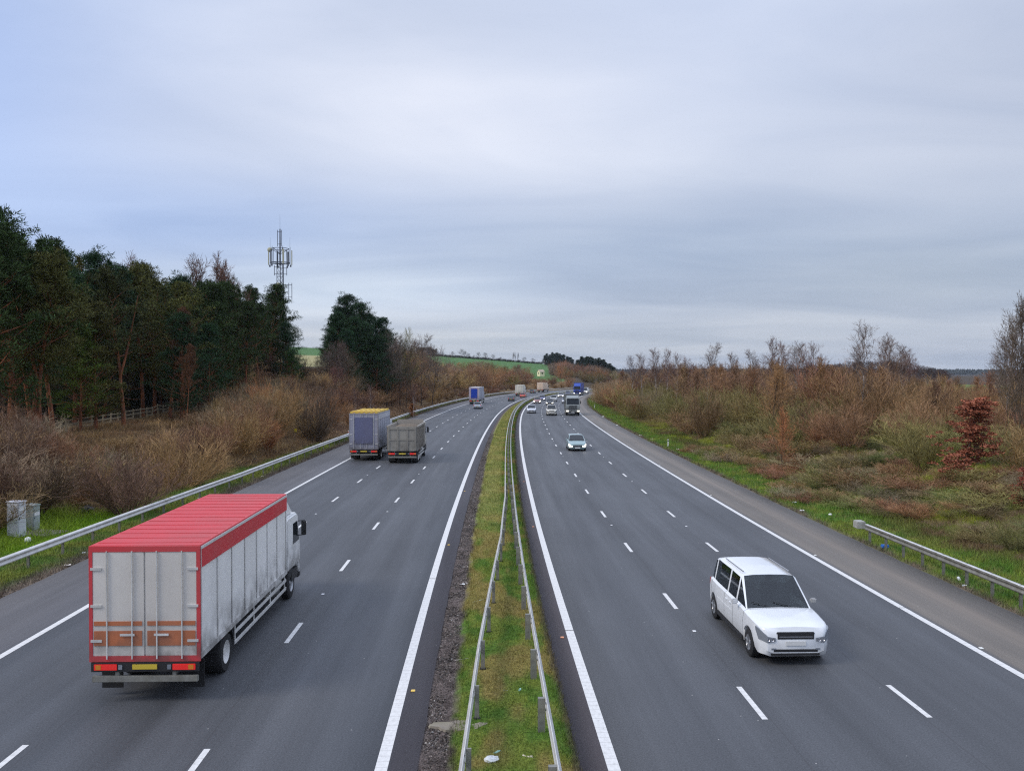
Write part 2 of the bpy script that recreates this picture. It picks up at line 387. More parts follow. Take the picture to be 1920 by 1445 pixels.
# ------------------------------------------------------------------ carriageways
def asphalt(name, side):
    m = bpy.data.materials.new(name); m.use_nodes = True
    nt = m.node_tree; N = nt.nodes.new; Lk = nt.links.new
    b = nt.nodes['Principled BSDF']
    uv = N('ShaderNodeUVMap'); sp = N('ShaderNodeSeparateXYZ'); Lk(uv.outputs[0], sp.inputs[0])
    D = sp.outputs['X']; Sg = sp.outputs['Y']
    def math_(op, a, bb=None, c=None):
        n = N('ShaderNodeMath'); n.operation = op
        for i, v in enumerate((a, bb, c)):
            if v is None: continue
            if isinstance(v, (int, float)): n.inputs[i].default_value = v
            else: Lk(v, n.inputs[i])
        return n.outputs[0]
    def noise(sx, sy, det=4, rough=.6):
        mp = N('ShaderNodeMapping'); mp.inputs['Scale'].default_value = (sx, sy, 1); Lk(uv.outputs[0], mp.inputs[0])
        n = N('ShaderNodeTexNoise'); n.inputs['Scale'].default_value = 1; n.inputs['Detail'].default_value = det; n.inputs['Roughness'].default_value = rough
        Lk(mp.outputs[0], n.inputs['Vector']); return n.outputs['Fac']
    def rng_(v, a, bb, c, d):
        n = N('ShaderNodeMapRange'); n.inputs[1].default_value = a; n.inputs[2].default_value = bb; n.inputs[3].default_value = c; n.inputs[4].default_value = d
        Lk(v, n.inputs[0]); return n.outputs[0]
    def mix(f, A, B, blend='MIX'):
        n = N('ShaderNodeMix'); n.data_type = 'RGBA'; n.blend_type = blend
        for k, v in (('Factor', f), ('A', A), ('B', B)):
            if isinstance(v, tuple): n.inputs[k].default_value = (*v, 1)
            elif isinstance(v, (int, float)): n.inputs[k].default_value = v
            else: Lk(v, n.inputs[k])
        return n.outputs['Result']
    lane = (.070, .073, .080); shoulder = (.148, .128, .108) if side > 0 else (.104, .100, .104); inner = (.070, .060, .066)
    ad = math_('ABSOLUTE', D)
    c = mix(rng_(ad, 13.25, 13.45, 0, 1), lane, shoulder)
    c = mix(rng_(ad, 2.05, 2.3, 1, 0), c, inner)
    # wheel tracks polished a little lighter, oil strip between
    ph = math_('MULTIPLY', math_('SUBTRACT', ad, 2.2+.9125), 2*PI/1.825)
    tr = math_('COSINE', ph)
    on = math_('MULTIPLY', rng_(ad, 2.3, 2.8, 0, 1), rng_(ad, 12.6, 13.1, 1, 0))
    tr = math_('MULTIPLY', tr, on)
    c = mix(1.0, c, rng_(tr, -1, 1, .93, 1.09), 'MULTIPLY')
    c = mix(1.0, c, rng_(noise(1.3, .03, 5), .3, .7, .82, 1.2), 'MULTIPLY')   # streaks along the lane
    c = mix(1.0, c, rng_(noise(.25, .12, 5), .3, .7, .88, 1.12), 'MULTIPLY')   # broad mottling
    c = mix(1.0, c, rng_(noise(24, 24, 4, .85), .32, .68, .58, 1.45), 'MULTIPLY') # aggregate
    if side > 0:   # mud band on the shoulder
        mb = math_('MULTIPLY', rng_(ad, 14.4, 14.9, 0, 1), rng_(ad, 15.0, 15.9, 1, 0))
        mb = math_('MULTIPLY', mb, rng_(noise(3, .05, 5), .35, .65, .2, 1))
        c = mix(mb, c, (.25, .205, .165))
    # longitudinal joints
    for dd in (5.98, 9.36):
        j = math_('LESS_THAN', math_('ABSOLUTE', math_('SUBTRACT', math_('ADD', ad, math_('MULTIPLY', noise(.2, .6, 3), .05)), dd+.03)), .016)
        c = mix(math_('MULTIPLY', j, .45), c, (.045, .042, .045))
    # bright stone chips
    vo = N('ShaderNodeTexVoronoi'); vo.inputs['Scale'].default_value = 2.6; Lk(uv.outputs[0], vo.inputs['Vector'])
    cs = N('ShaderNodeSeparateColor'); Lk(vo.outputs['Color'], cs.inputs[0])
    fl = math_('MULTIPLY', math_('LESS_THAN', vo.outputs['Distance'], .045), math_('GREATER_THAN', cs.outputs[0], .75))
    c = mix(math_('MULTIPLY', fl, .7), c, (.5, .48, .45))
    Lk(c, b.inputs['Base Color'])
    b.inputs['Specular IOR Level'].default_value = .45
    Lk(rng_(noise(1.3, .05, 4), .3, .7, .50, .68), b.inputs['Roughness'])
    bp = N('ShaderNodeBump'); bp.inputs['Strength'].default_value = .35; bp.inputs['Distance'].default_value = .01
    Lk(noise(40, 40, 3, .8), bp.inputs['Height']); Lk(bp.outputs[0], b.inputs['Normal'])
    return m
M['asphalt_r'] = asphalt('asphalt_brown_shoulder', 1)
M['asphalt_l'] = asphalt('asphalt_grey_shoulder', -1)

def strip_mesh(name, d0, d1, s0, s1, z, m, ds=1.0, nd=1, skirt=0.0, jag=None):
    n = max(2, int(round((s1-s0)/ds))+1); s = np.linspace(s0, s1, n)
    ts = np.linspace(0, 1, nd+1)
    rows = []; uvs = []; zz = []
    D0 = d0(s) if callable(d0) else np.full(n, float(d0)); D1 = d1(s) if callable(d1) else np.full(n, float(d1))
    lst = [(D0, -skirt)] if skirt else []
    for t in ts: lst.append((D0*(1-t)+D1*t, 0))
    if skirt: lst.append((D1, -skirt))
    V = []; UV = []
    for dd, dz in lst:
        x, y = RP(s, dd); V.append(np.stack([x, y, np.full(n, z+dz)], 1)); UV.append(np.stack([dd, s], 1))
    k = len(lst); V = np.stack(V, 1).reshape(-1, 3); UV = np.stack(UV, 1).reshape(-1, 2)
    i = (np.arange(n-1)[:, None]*k + np.arange(k-1)[None]).ravel()
    F = np.stack([i, i+1, i+1+k, i+k], 1)
    return V, F, UV
jl = lambda base, amp: (lambda s: base + amp*(fbm(s*.9, s*0+3.7, 3)-.5)*2)
for nm, a, bb, m, lb in (('road', jl(-16.55, .07), jl(-1.55, .035), 'asphalt_l', 'left three lane motorway carriageway with traffic driving away'),
                     ('road', jl(1.55, .04), jl(16.4, .07), 'asphalt_r', 'right three lane motorway carriageway with oncoming traffic')):
    V, F, UV = strip_mesh(nm, a, bb, -25, 600, 0.0, None, .5, 6, .12)
    tag(link(nm, fast_mesh(nm, V, F, [M[m]], False, uv=UV)), lb, None, None, 'structure')

# painted lines
def line_mat():
    m = mat('white_road_paint', (.72, .71, .69), .6, spec=.3); nt = m.node_tree; b = nt.nodes['Principled BSDF']
    uv = nt.nodes.new('ShaderNodeUVMap'); mp = nt.nodes.new('ShaderNodeMapping'); mp.inputs['Scale'].default_value = (14, 6, 1)
    n = nt.nodes.new('ShaderNodeTexNoise'); n.inputs['Scale'].default_value = 1; n.inputs['Detail'].default_value = 7; n.inputs['Roughness'].default_value = .75
    nt.links.new(uv.outputs[0], mp.inputs[0]); nt.links.new(mp.outputs[0], n.inputs['Vector'])
    rp = nt.nodes.new('ShaderNodeValToRGB'); e = rp.color_ramp.elements
    e[0].position = .30; e[0].color = (.16, .155, .155, 1); e[1].position = .37; e[1].color = (.62, .61, .59, 1)
    x = e.new(.62); x.color = (.78, .77, .75, 1)
    nt.links.new(n.outputs['Fac'], rp.inputs['Fac'])
    # raised ribs: thin dark breaks every 0.25 m
    sp = nt.nodes.new('ShaderNodeSeparateXYZ'); nt.links.new(uv.outputs[0], sp.inputs[0])
    fr = nt.nodes.new('ShaderNodeMath'); fr.operation = 'MODULO'; nt.links.new(sp.outputs['Y'], fr.inputs[0]); fr.inputs[1].default_value = .25
    lt = nt.nodes.new('ShaderNodeMath'); lt.operation = 'LESS_THAN'; nt.links.new(fr.outputs[0], lt.inputs[0]); lt.inputs[1].default_value = .03
    mu = nt.nodes.new('ShaderNodeMath'); mu.operation = 'MULTIPLY'; nt.links.new(lt.outputs[0], mu.inputs[0]); mu.inputs[1].default_value = .28
    mx = nt.nodes.new('ShaderNodeMix'); mx.data_type = 'RGBA'; nt.links.new(mu.outputs[0], mx.inputs['Factor']); nt.links.new(rp.outputs['Color'], mx.inputs['A']); mx.inputs['B'].default_value = (.30, .29, .28, 1)
    nt.links.new(mx.outputs['Result'], b.inputs['Base Color']); return m
M['line'] = line_mat()
def marking(label, pieces):
    Vs = []; Fs = []; Us = []; o = 0
    for d, w, s0, s1 in pieces:
        V, F, U = strip_mesh('m', d-w/2, d+w/2, s0, s1, .005, None, min(1.0, (s1-s0)/2), 1)
        Vs.append(V); Fs.append(F+o); Us.append(U); o += len(V)
    tag(link('road_marking', fast_mesh('road_marking', np.concatenate(Vs), np.concatenate(Fs), [M['line']], uv=np.concatenate(Us))), label, None, None, 'structure')
def cuts(d, w, s0, s1, br, gap=.05):
    p = []; a = s0
    for b in br: p.append((d, w, a, b-gap/2)); a = b+gap/2
    p.append((d, w, a, s1)); return p
marking('solid white edge line beside the central reserve on the right carriageway', cuts(2.2, .24, -20, 590, [25.6, 48, 80]))
marking('solid white edge line beside the central reserve on the left carriageway', cuts(-2.25, .24, -20, 590, [32.2, 60, 97]))
marking('solid white line along the right hard shoulder', cuts(13.15, .21, -20, 590, [27.8, 42, 66]))
marking('solid white line along the left hard shoulder', cuts(-13.2, .2, -20, 590, [29, 45]))
marking('white lane dashes on the right carriageway', [(d, .13, 18.85-27+9*k, 20.85-27+9*k) for d in (5.85, 9.5) for k in range(0, 66)])
marking('white lane dashes on the left carriageway', [(d, .13, s0-27+8.9*k, s0-25+8.9*k) for d, s0 in ((-5.85, 24.9), (-9.6, 25.2)) for k in range(0, 66)])

# ------------------------------------------------------------------ central reserve
ss = np.concatenate([np.arange(-20, 70, .25), np.arange(70, 160, .6), np.arange(160, 600, 1.5)])
dd = np.linspace(-1.57, 1.57, 25)
SS, DD = np.meshgrid(ss, dd, indexing='ij')
X, Y = RP(SS, DD)
def median_col(S, D):
    n1 = fbm(S*.35, D*.8, 4); n2 = fbm(S*1.6+9, D*2.2, 3); k3 = 1-sstep(35, 70, S); n3 = .5+(fbm(S*6, D*6, 2)-.5)*k3; n2 = .5+(n2-.5)*(.35+.65*k3)
    g = lerp3(C(.095, .17, .028), C(.165, .205, .038), sstep(.35, .65, n2))
    o = lerp3(C(.30, .215, .085), C(.21, .18, .05), n3)
    c = lerp3(g, o, sstep(.5, .62, n1)*.85)
    yl = lerp3(C(.27, .29, .08), C(.33, .28, .12), n2)
    c = lerp3(c, yl, sstep(36, 52, S)*(1-sstep(.2, .5, D))*(.4+.7*n1))
    gr = lerp3(C(.155, .125, .115), C(.085, .068, .062), sstep(.3, .7, n3))
    w = -.95 + .18*(n2-.5)*2 - .25*sstep(60, 90, S)
    c = lerp3(gr, c, sstep(-.1, .12, D-w))
    c = lerp3(c, C(.13, .10, .075)*np.ones_like(c), sstep(1.38, 1.5, D+(n2-.5)*.15)*.7)
    return c
Z = -.03 + .05*sstep(-1.1, -.6, DD)*(1-sstep(1.2, 1.5, DD)) + (fbm(SS*2.2, DD*3, 3)-.5)*.05
V = np.stack([X.ravel(), Y.ravel(), Z.ravel()], 1)
k = len(dd); i = (np.arange(len(ss)-1)[:, None]*k + np.arange(k-1)[None]).ravel()
M['median'] = col_mat('reserve_turf_gravel', bscale=16, bump=1.0, var=.75)
me = fast_mesh('central_reserve', V, np.stack([i, i+1, i+1+k, i+k], 1), [M['median']], True, vcol=median_col(SS.ravel(), DD.ravel()))
tag(link('central_reserve', me), 'grassed central reserve with a gravel strip between the carriageways', None, None, 'structure')

# ------------------------------------------------------------------ grass blades (stuff)
def blades(name, label, X, Y, Z, H, Wd, colr, seed, lean=.35):
    r = np.random.default_rng(seed); n = len(X)
    t = r.random(n)*2*PI; b = np.stack([X, Y, Z], 1)
    w = np.stack([np.cos(t), np.sin(t), np.zeros(n)], 1)*Wd[:, None]*.5
    t2 = r.random(n)*2*PI; ln = (r.random(n)*lean*H)
    tip = b + np.stack([np.cos(t2)*ln, np.sin(t2)*ln, H], 1)
    V = np.stack([b-w, b+w, tip], 1).reshape(-1, 3)
    F = np.arange(3*n).reshape(n, 3)
    me = fast_mesh(name, V, F, [M['blade']], vcol=np.repeat(colr, 3, 0))
    return tag(link(name, me), label, None, None, 'stuff')
r = np.random.default_rng(11)
# median turf
n = 190000
S = 13+ (r.random(n)**2.2)*330; D = -1.0 + r.random(n)*2.58
c = median_col(S, D)*(.9+.3*r.random(n))[:, None]
keep = (D > -.93+.12*np.sin(S*1.3)-.25*sstep(60, 90, S)) | (r.random(n) < .05)
S, D, c = S[keep], D[keep], c[keep]
X, Y = RP(S, D); sc_ = 1+S/45
blades('grass', 'short rough grass growing on the central reserve', X, Y, -.02+0*X, (.035+.06*r.random(len(X)))*np.minimum(sc_, 2.0), .012*sc_, c*1.15, 1, .8)
def verge_blades(name, label, n, s0, s1, a0, a1, sign, hmin, hmax, seed, p=1.6, wd=.016):
    r = np.random.default_rng(seed)
    S = s0 + (r.random(n)**p)*(s1-s0); D = sign*(a0 + r.random(n)*(a1-a0))
    X, Y = RP(S, D); Z = HZ(X, Y, (S, D)); c = ground_col(X, Y, (S, D))
    c = c*(.85+.5*r.random(n))[:, None]
    sc_ = 1+S/60
    blades(name, label, X, Y, Z-.01, (hmin+(hmax-hmin)*r.random(n)**2)*np.minimum(sc_, 2.2), wd*sc_, c*1.2, seed+1, .8)
def gravel(name, label, n, s0, s1, a, b, seed, fz):
    r = np.random.default_rng(seed); S = s0+r.random(n)**1.5*(s1-s0); D = a+(b-a)*r.random(n); X, Y = RP(S, D)
    g = .09+.22*r.random(n)**2; c = np.stack([g*1.12, g*.98, g*.9], 1); c[r.random(n) < .02] = (.55, .53, .5)
    return blades(name, label, X, Y, fz(X, Y, S, D)-.006, .012+.022*r.random(n), (.03+.04*r.random(n))*(1+S/60), c, seed+1, .9)
gravel('gravel', 'loose brown gravel strip beside the left edge of the reserve', 34000, 12, 110, -1.54, -.98, 71, lambda X, Y, S, D: -.03+0*X)
gravel('gravel', 'stony edging between the left hard shoulder and the verge grass', 14000, 20, 90, -17.6, -16.6, 73, lambda X, Y, S, D: HZ(X, Y, (S, D)))
verge_blades('grass', 'rough green grass along the left roadside verge', 170000, 22, 330, 16.7, 21.5, -1, .05, .16, 21, 2.1)
verge_blades('grass', 'bright green grass strip along the right hard shoulder', 200000, 20, 380, 16.55, 21.5, 1, .05, .16, 31, 2.1)
# ------------------------------------------------------------------ plants
def ribbons(P0, P1, R0, R1, seed=0):
    r = np.random.default_rng(seed); P0 = np.asarray(P0, float); P1 = np.asarray(P1, float)
    R0 = np.asarray(R0, float)[:, None]; R1 = np.asarray(R1, float)[:, None]
    D = P1-P0; D /= np.linalg.norm(D, axis=1)[:, None]+1e-9
    u = r.normal(size=P0.shape); n = np.cross(D, u); n /= np.linalg.norm(n, axis=1)[:, None]+1e-9
    V = np.stack([P0-n*R0, P0+n*R0, P1+n*R1, P1-n*R1], 1).reshape(-1, 3)
    return V, np.arange(len(V)).reshape(-1, 4)
def limbs(P0, P1, R0, R1, n=6):
    P0 = np.asarray(P0, float); P1 = np.asarray(P1, float); R0 = np.asarray(R0, float); R1 = np.asarray(R1, float)
    D = P1-P0; D /= np.linalg.norm(D, axis=1)[:, None]+1e-9
    ref = np.where(np.abs(D[:, 2:3]) > .9, np.array([[1., 0, 0]]), np.array([[0, 0, 1.]]))
    u = np.cross(D, ref); u /= np.linalg.norm(u, axis=1)[:, None]; w = np.cross(D, u)
    t = np.arange(n)*2*PI/n; m = len(P0)
    ring = (u[:, None]*np.cos(t)[None, :, None] + w[:, None]*np.sin(t)[None, :, None])
    V = np.concatenate([P0[:, None]+ring*R0[:, None, None], P1[:, None]+ring*R1[:, None, None]], 1)
    i = np.arange(n); q = np.stack([i, (i+1) % n, n+(i+1) % n, n+i], 1)
    F = (q[None]+(np.arange(m)*2*n)[:, None, None]).reshape(-1, 4)
    return V.reshape(-1, 3), F
class Segs:
    def __init__(s): s.a = []; s.b = []; s.r = []; s.q = []
    def path(s, p, d, L, r0, r1, n, rnd, wob=.15, up=.0, droop=0.):
        """grows a bending branch; returns its points and directions"""
        p = np.array(p, float); d = np.array(d, float); d /= np.linalg.norm(d); pts = [(p.copy(), d.copy())]
        for i in range(n):
            d = d + rnd.normal(size=3)*wob + np.array([0, 0, up-droop*(i/n)])
            d /= np.linalg.norm(d); q = p+d*L/n
            s.a.append(p.copy()); s.b.append(q.copy()); s.r.append(r0+(r1-r0)*i/n); s.q.append(r0+(r1-r0)*(i+1)/n)
            p = q; pts.append((p.copy(), d.copy()))
        return pts
def tilt(d, ang, rnd):
    d = np.array(d, float)/np.linalg.norm(d); u = np.cross(d, rnd.normal(size=3)); u /= np.linalg.norm(u)
    return d*math.cos(ang)+u*math.sin(ang)

def make_shrub(seed, H=3.0, W=1.0, stems=24, dens=3, spread=.9):
    rnd = np.random.default_rng(seed); T = Segs(); K = Segs()
    for k in range(stems):
        a = rnd.random()*2*PI; rr = .28*W*math.sqrt(rnd.random()); t = spread*math.sqrt(rnd.random())
        a2 = a+rnd.normal()*.4
        pts = K.path((rr*math.cos(a), rr*math.sin(a), -.1), (math.sin(t)*math.cos(a2), math.sin(t)*math.sin(a2), math.cos(t)), H*(.72+.36*rnd.random())*(1-.18*t), .022, .008, 6, rnd, .10, .03)
        for j in range(1, 7):
            for _ in range(dens):
                p, d = pts[j]; q = T.path(p, tilt(d, .35+.5*rnd.random(), rnd)+np.array([0, 0, .25]), H*(.2+.16*rnd.random()), .0095, .006, 3, rnd, .14, .05)
                for (p2, d2) in q[1:]:
                    for _ in range(2):
                        T.path(p2, tilt(d2, .3+.5*rnd.random(), rnd)+np.array([0, 0, .15]), H*(.08+.09*rnd.random()), .0068, .0045, 1, rnd, .1, .03)
    V1, F1 = ribbons(T.a, T.b, T.r, T.q, seed); V2, F2 = limbs(K.a, K.b, K.r, K.q, 4)
    return fast_mesh('leafless_shrub', np.concatenate([V1, V2]), np.concatenate([F1, F2+len(V1)]), [M['twig']])

def make_bare_tree(seed, H=9., start=.25, nl=24, a0=.7, lenf=.42, r0=.09, barkm='brown_bark', up=.07, twigr=.012, sub=6, droop=0., fork=False, tops=.12):
    rnd = np.random.default_rng(seed); K = Segs(); T = Segs()
    tr = K.path((0, 0, -.3), (rnd.normal()*.04, rnd.normal()*.04, 1), H, r0, .018, 12, rnd, .035, .02)
    for k in range(nl):
        f = start+(1-start)*((k+.5)/nl)**.9; i = f*12; i0 = min(int(i), 11); w = i-i0
        p = tr[i0][0]*(1-w)+tr[i0+1][0]*w; a = rnd.random()*2*PI; ang = a0*(1-.45*f)+rnd.normal()*.08
        L = H*lenf*(1-.72*f)*(.75+.5*rnd.random())*(1 if f > start+.1 else .8)+tops*H*.5
        q = K.path(p, (math.sin(ang)*math.cos(a), math.sin(ang)*math.sin(a), math.cos(ang)), L, .35*r0*(1-f)+.014, .007, 5, rnd, .10, up, droop)
        for j in range(1, 6):
            for _ in range(max(1, sub//(1 if j > 1 else 2))-3 if sub > 5 else 2):
                p2, d2 = q[j]; s = T.path(p2, tilt(d2, .45+.4*rnd.random(), rnd), L*(.22+.2*rnd.random()), twigr, twigr*.7, 3, rnd, .13, up*.6, droop)
                for (p3, d3) in s[1:]:
                    for _ in range(3): T.path(p3, tilt(d3, .35+.5*rnd.random(), rnd), L*(.1+.12*rnd.random()), twigr*.75, twigr*.5, 1, rnd, .1, 0, droop)
    V2, F2 = limbs(K.a, K.b, K.r, K.q, 6); V1, F1 = ribbons(T.a, T.b, T.r, T.q, seed)
    return [('trunk', fast_mesh('trunk', V2, F2, [M[barkm]], True)), ('crown', fast_mesh('crown', V1, F1, [M['twig']]))]

def tufts_at(cs, rad, nb, ln, wd, rnd, upb=.35, flat=1.0):
    """needle or leaf clumps: nb blades sprayed from each centre"""
    cs = np.asarray(cs, float); n = len(cs)*nb
    c = np.repeat(cs, nb, 0); rr = np.repeat(np.broadcast_to(rad, len(cs)), nb)[:, None]
    o = rnd.normal(size=(n, 3)); o /= np.linalg.norm(o, axis=1)[:, None]; o *= (rnd.random(n)**.45)[:, None]*rr; o[:, 2] *= .62*flat
    d = o/(rr+1e-6)+rnd.normal(size=(n, 3))*.45+np.array([0, 0, upb]); d /= np.linalg.norm(d, axis=1)[:, None]
    p = c+o; L = ln*(.6+.8*rnd.random(n))
    return ribbons(p, p+d*L[:, None], np.full(n, wd), np.full(n, wd*.35), int(rnd.integers(1e6)))

def make_pine(seed, H=16., base=.32, spread=3.1, n=46, lean=0.0, nb=50, bushy=1.0, flat=1.0, fork=False, peak=.35):
    rnd = np.random.default_rng(seed); K = Segs(); cl = []; rd = []; spread *= 1.35; n = int(n*1.2); bushy *= 1.12
    tr = K.path((0, 0, -.4), (lean, rnd.normal()*.03, 1), H*.97, .20, .04, 14, rnd, .03, .02)
    if fork:
        p, d = tr[5]; tr2 = K.path(p, d+np.array([.28, .1, 0]), H*.5, .13, .03, 8, rnd, .03, .06)
        for k in range(12):
            p2, d2 = tr2[4+k//3]; cl.append(p2+rnd.normal(size=3)*.9); rd.append(.9)
    for k in range(n):
        f = base+(1-base)*((k+rnd.random())/n); i = f*14; i0 = min(int(i), 13); w = i-i0
        p = tr[i0][0]*(1-w)+tr[i0+1][0]*w; g = (f-base)/(1-base)
        prof = (min(1, (g+.12)/peak)**.7) * (1-max(0, g-peak)/(1-peak)*.86)
        L = spread*prof*(.55+.65*rnd.random()); a = rnd.random()*2*PI; ang = 1.35-.75*g+rnd.normal()*.12
        q = K.path(p, (math.sin(ang)*math.cos(a), math.sin(ang)*math.sin(a), math.cos(ang)), L, .055*(1-g)+.02, .012, 4, rnd, .10, .10)
        for j in (2, 3, 4):
            if j == 2 and g < .5 and rnd.random() < .5: continue
            for _ in range(2 if j > 2 else 1):
                cl.append(q[j][0]+rnd.normal(size=3)*np.array([.34, .34, .18])*bushy); rd.append((.42+.28*rnd.random())*bushy*(1-.35*g))
    # dead snags under the crown
    for k in range(7):
        f = .12+rnd.random()*base*.8; i0 = int(f*14); a = rnd.random()*2*PI
        K.path(tr[i0][0], (math.cos(a), math.sin(a), .15), .8+1.2*rnd.random(), .02, .006, 4, rnd, .12, -.06)
    for k in range(9):   # upright leader shoots
        p = tr[9+k % 5][0]+rnd.normal(size=3)*np.array([.8, .8, .2])*(1.6-.1*k); hh = .8+.9*rnd.random()
        q = K.path(p, (rnd.normal()*.12, rnd.normal()*.12, 1), hh, .02, .008, 4, rnd, .06, .05)
        for j in (1, 2, 3, 4): cl.append(q[j][0]); rd.append(.30-.05*j)
    for k in range(5): cl.append(tr[-1][0]+np.array([0, 0, -.3*k])+rnd.normal(size=3)*.12*(k+1)); rd.append(.28+.08*k)
    V1, F1 = tufts_at(cl, np.array(rd), nb, .24, .030, rnd, .45, flat)
    V2, F2 = limbs(K.a, K.b, K.r, K.q, 7)
    return [('trunk', fast_mesh('trunk', V2, F2, [M['pine_bark']], True)), ('crown', fast_mesh('crown', V1, F1, [M['needle']]))]

def make_beech(seed, H=5.2):
    rnd = np.random.default_rng(seed); K = Segs(); cl = []; rd = []
    tr = K.path((0, 0, -.2), (0.03, 0, 1), H*.95, .07, .012, 10, rnd, .03, .02)
    for k in range(46):
        f = .10+.84*(k/34)**1.05; i0 = min(int(f*10), 9); a = rnd.random()*2*PI; L = 1.5*(1-f*.72)*(.35+.9*rnd.random())+.15
        q = K.path(tr[i0][0], (math.cos(a), math.sin(a), .35+.5*rnd.random()), L, .02, .006, 4, rnd, .16, .02)
        for j in (1, 2, 3, 4):
            if rnd.random() < .12: continue
            for _ in range(2): cl.append(q[j][0]+rnd.normal(size=3)*np.array([.2, .2, .13])); rd.append(.13+.16*rnd.random())
    V1, F1 = tufts_at(cl, np.array(rd), 34, .085, .042, rnd, .1, .55)
    V2, F2 = limbs(K.a, K.b, K.r, K.q, 5)
    return [('trunk', fast_mesh('trunk', V2, F2, [M['brown_bark']], True)), ('crown', fast_mesh('crown', V1, F1, [M['leaf']]))]

def place(proto, name, x, y, label, cat, group=None, scale=1.0, sz=None, rz=None, color=(.1, .08, .05), dz=0.0, z=None, trunkcol=None):
    z = float(HZ(np.array([x]), np.array([y]))[0]) if z is None else z
    rz = random.random()*2*PI if rz is None else rz
    if isinstance(proto, list):
        o = empty(name, (x, y, z+dz), rz)
        for pn, me in proto:
            c = link(pn, me, o); c.color = (*color, 1)
    else:
        o = link(name, proto); o.location = (x, y, z+dz); o.rotation_euler = (0, 0, rz); o.color = (*color, 1)
    o.scale = (scale, scale, scale if sz is None else sz)
    return tag(o, label, cat, group)
def jit(c, a=.18):
    k = 1+random.uniform(-a, a)*1.3
    return tuple(max(.004, v*k*(1+random.uniform(-a, a)*.4)) for v in c)
def hz1(x, y): return float(HZ(np.array([x]), np.array([y]))[0])
def px(xp, Y): return (xp-960)/1640*Y
def zp(yp, Y): return 7.55-(yp-700)/1640*Y

SH = [make_shrub(100+i, 3.0, w, st, 3, sp) for i, (w, st, sp) in enumerate([(1, 26, .75), (1.3, 30, .95), (.9, 22, .6), (1.5, 30, 1.1), (1.1, 26, .85)])]
BT = [make_bare_tree(200+i, 9, .2, 26, 1.0, .5) for i in range(3)]
BIR = [make_bare_tree(220+i, 9, .3, 26, .62, .34, .06, 'birch_bark', .05, .010, 6, .10) for i in range(3)]
SAP = [make_bare_tree(240+i, 6, .1, 26, .5, .42, .035, 'brown_bark', .10, .010) for i in range(3)]
PIN = [make_pine(300, 16, .30, 3.2, 52), make_pine(301, 16, .42, 2.9, 46, .05), make_pine(302, 16, .2, 3.2, 60, 0, 46, 1.1), make_pine(303, 16, .45, 2.6, 40, 0, 46, .95, 1, True), make_pine(304, 16, .12, 3.0, 66, 0, 46, 1.15, 1, False, .3)]
BEE = [make_beech(400), make_beech(401)]

# ---- pines on the left: (photo x, distance, photo y of the top, variant, tint)
DG = (.040, .066, .020); OG = (.105, .105, .030); BG = (.030, .064, .028)
pines = [(-30, 62, 400, 0, DG), (22, 66, 376, 2, DG), (62, 80, 440, 0, DG), (100, 72, 468, 1, OG), (140, 92, 462, 2, BG), (168, 97, 462, 4, BG), (195, 100, 492, 0, BG),
         (232, 84, 495, 3, (.06, .062, .022)), (268, 104, 500, 0, OG), (290, 108, 488, 2, OG), (318, 100, 520, 1, OG), (340, 118, 510, 4, BG), (372, 112, 525, 0, DG),
         (398, 110, 530, 2, DG), (416, 120, 520, 4, DG), (438, 128, 545, 0, DG), (460, 122, 560, 1, DG), (485, 140, 535, 0, DG), (508, 146, 530, 2, DG), (528, 150, 548, 0, DG), (538, 143, 600, 4, BG),
         (60, 70, 492, 1, OG), (345, 96, 580, 4, BG), (390, 105, 600, 4, BG), (180, 82, 560, 4, OG), (20, 78, 420, 2, DG), (120, 105, 500, 0, DG), (240, 118, 520, 2, DG), (300, 125, 530, 0, DG), (430, 138, 560, 2, DG)]
def pine_place(x, Y, top, v, colr, label, group=None, dx=0):
    X = px(x, Y); g = hz1(X, Y); h = zp(top, Y)-g
    return place(PIN[v], 'pine_tree', X, Y, label, 'tree', group, scale=max(h/16*1.1, .5) if h < 17 else 1.2, sz=h/16, color=jit(colr, .12), trunkcol=None, z=g)
for i, (x, Y, top, v, c) in enumerate(pines):
    lb = 'dark green pine in the dense row behind the timber fence on the left'
    gp = 'pines of the left hand wood'
    if i == 1: lb = 'tallest dark pine at the far left edge of the wood'; gp = None
    if i == 7: lb = 'olive pine with forked orange trunk rising behind the timber fence'; gp = None
    if i == 20: lb = 'last pine of the wood in front of the telecom mast'; gp = None
    pine_place(x, Y, top, v, c, lb, gp)
# deeper rows that close the wood
rr = random.Random(8)
for k in range(60):
    x = -60+k*9.7+rr.uniform(-8, 8); Y = float(np.interp(x, [-60, 150, 300, 520], [88, 112, 128, 158]))+rr.uniform(0, 20)
    top = float(np.interp(x, [-60, 20, 70, 150, 300, 400, 520], [440, 430, 490, 510, 535, 555, 580]))+rr.uniform(-12, 25)
    pine_place(x, Y, top, rr.choice([0, 2, 4, 4]), DG, 'dark pine deep inside the left hand wood, mostly hidden by the front row', 'pines inside the wood')
# reddish bare larches poking out above, red-brown dying branches
for x, Y, top in [(372, 126, 515), (405, 124, 516), (425, 130, 525), (450, 132, 548), (240, 112, 520)]:
    X = px(x, Y); g = hz1(X, Y); h = zp(top, Y)-g
    place(SAP[rr.randrange(3)], 'larch_tree', X, Y, 'bare pinkish brown larch showing above the pines of the left wood', 'tree', 'bare larches among the pines', h/6*.8, h/6, color=(.17, .09, .065), z=g)
for x, Y, top in [(338, 97, 570), (350, 92, 640)]:
    X = px(x, Y); g = hz1(X, Y); h = zp(top, Y)-g
    place(PIN[1], 'pine_tree', X, Y, 'pine with rust coloured dead needles amid the green pines', 'tree', 'rusty dying pines', h/16*.6, h/16, color=(.12, .06, .032), z=g)
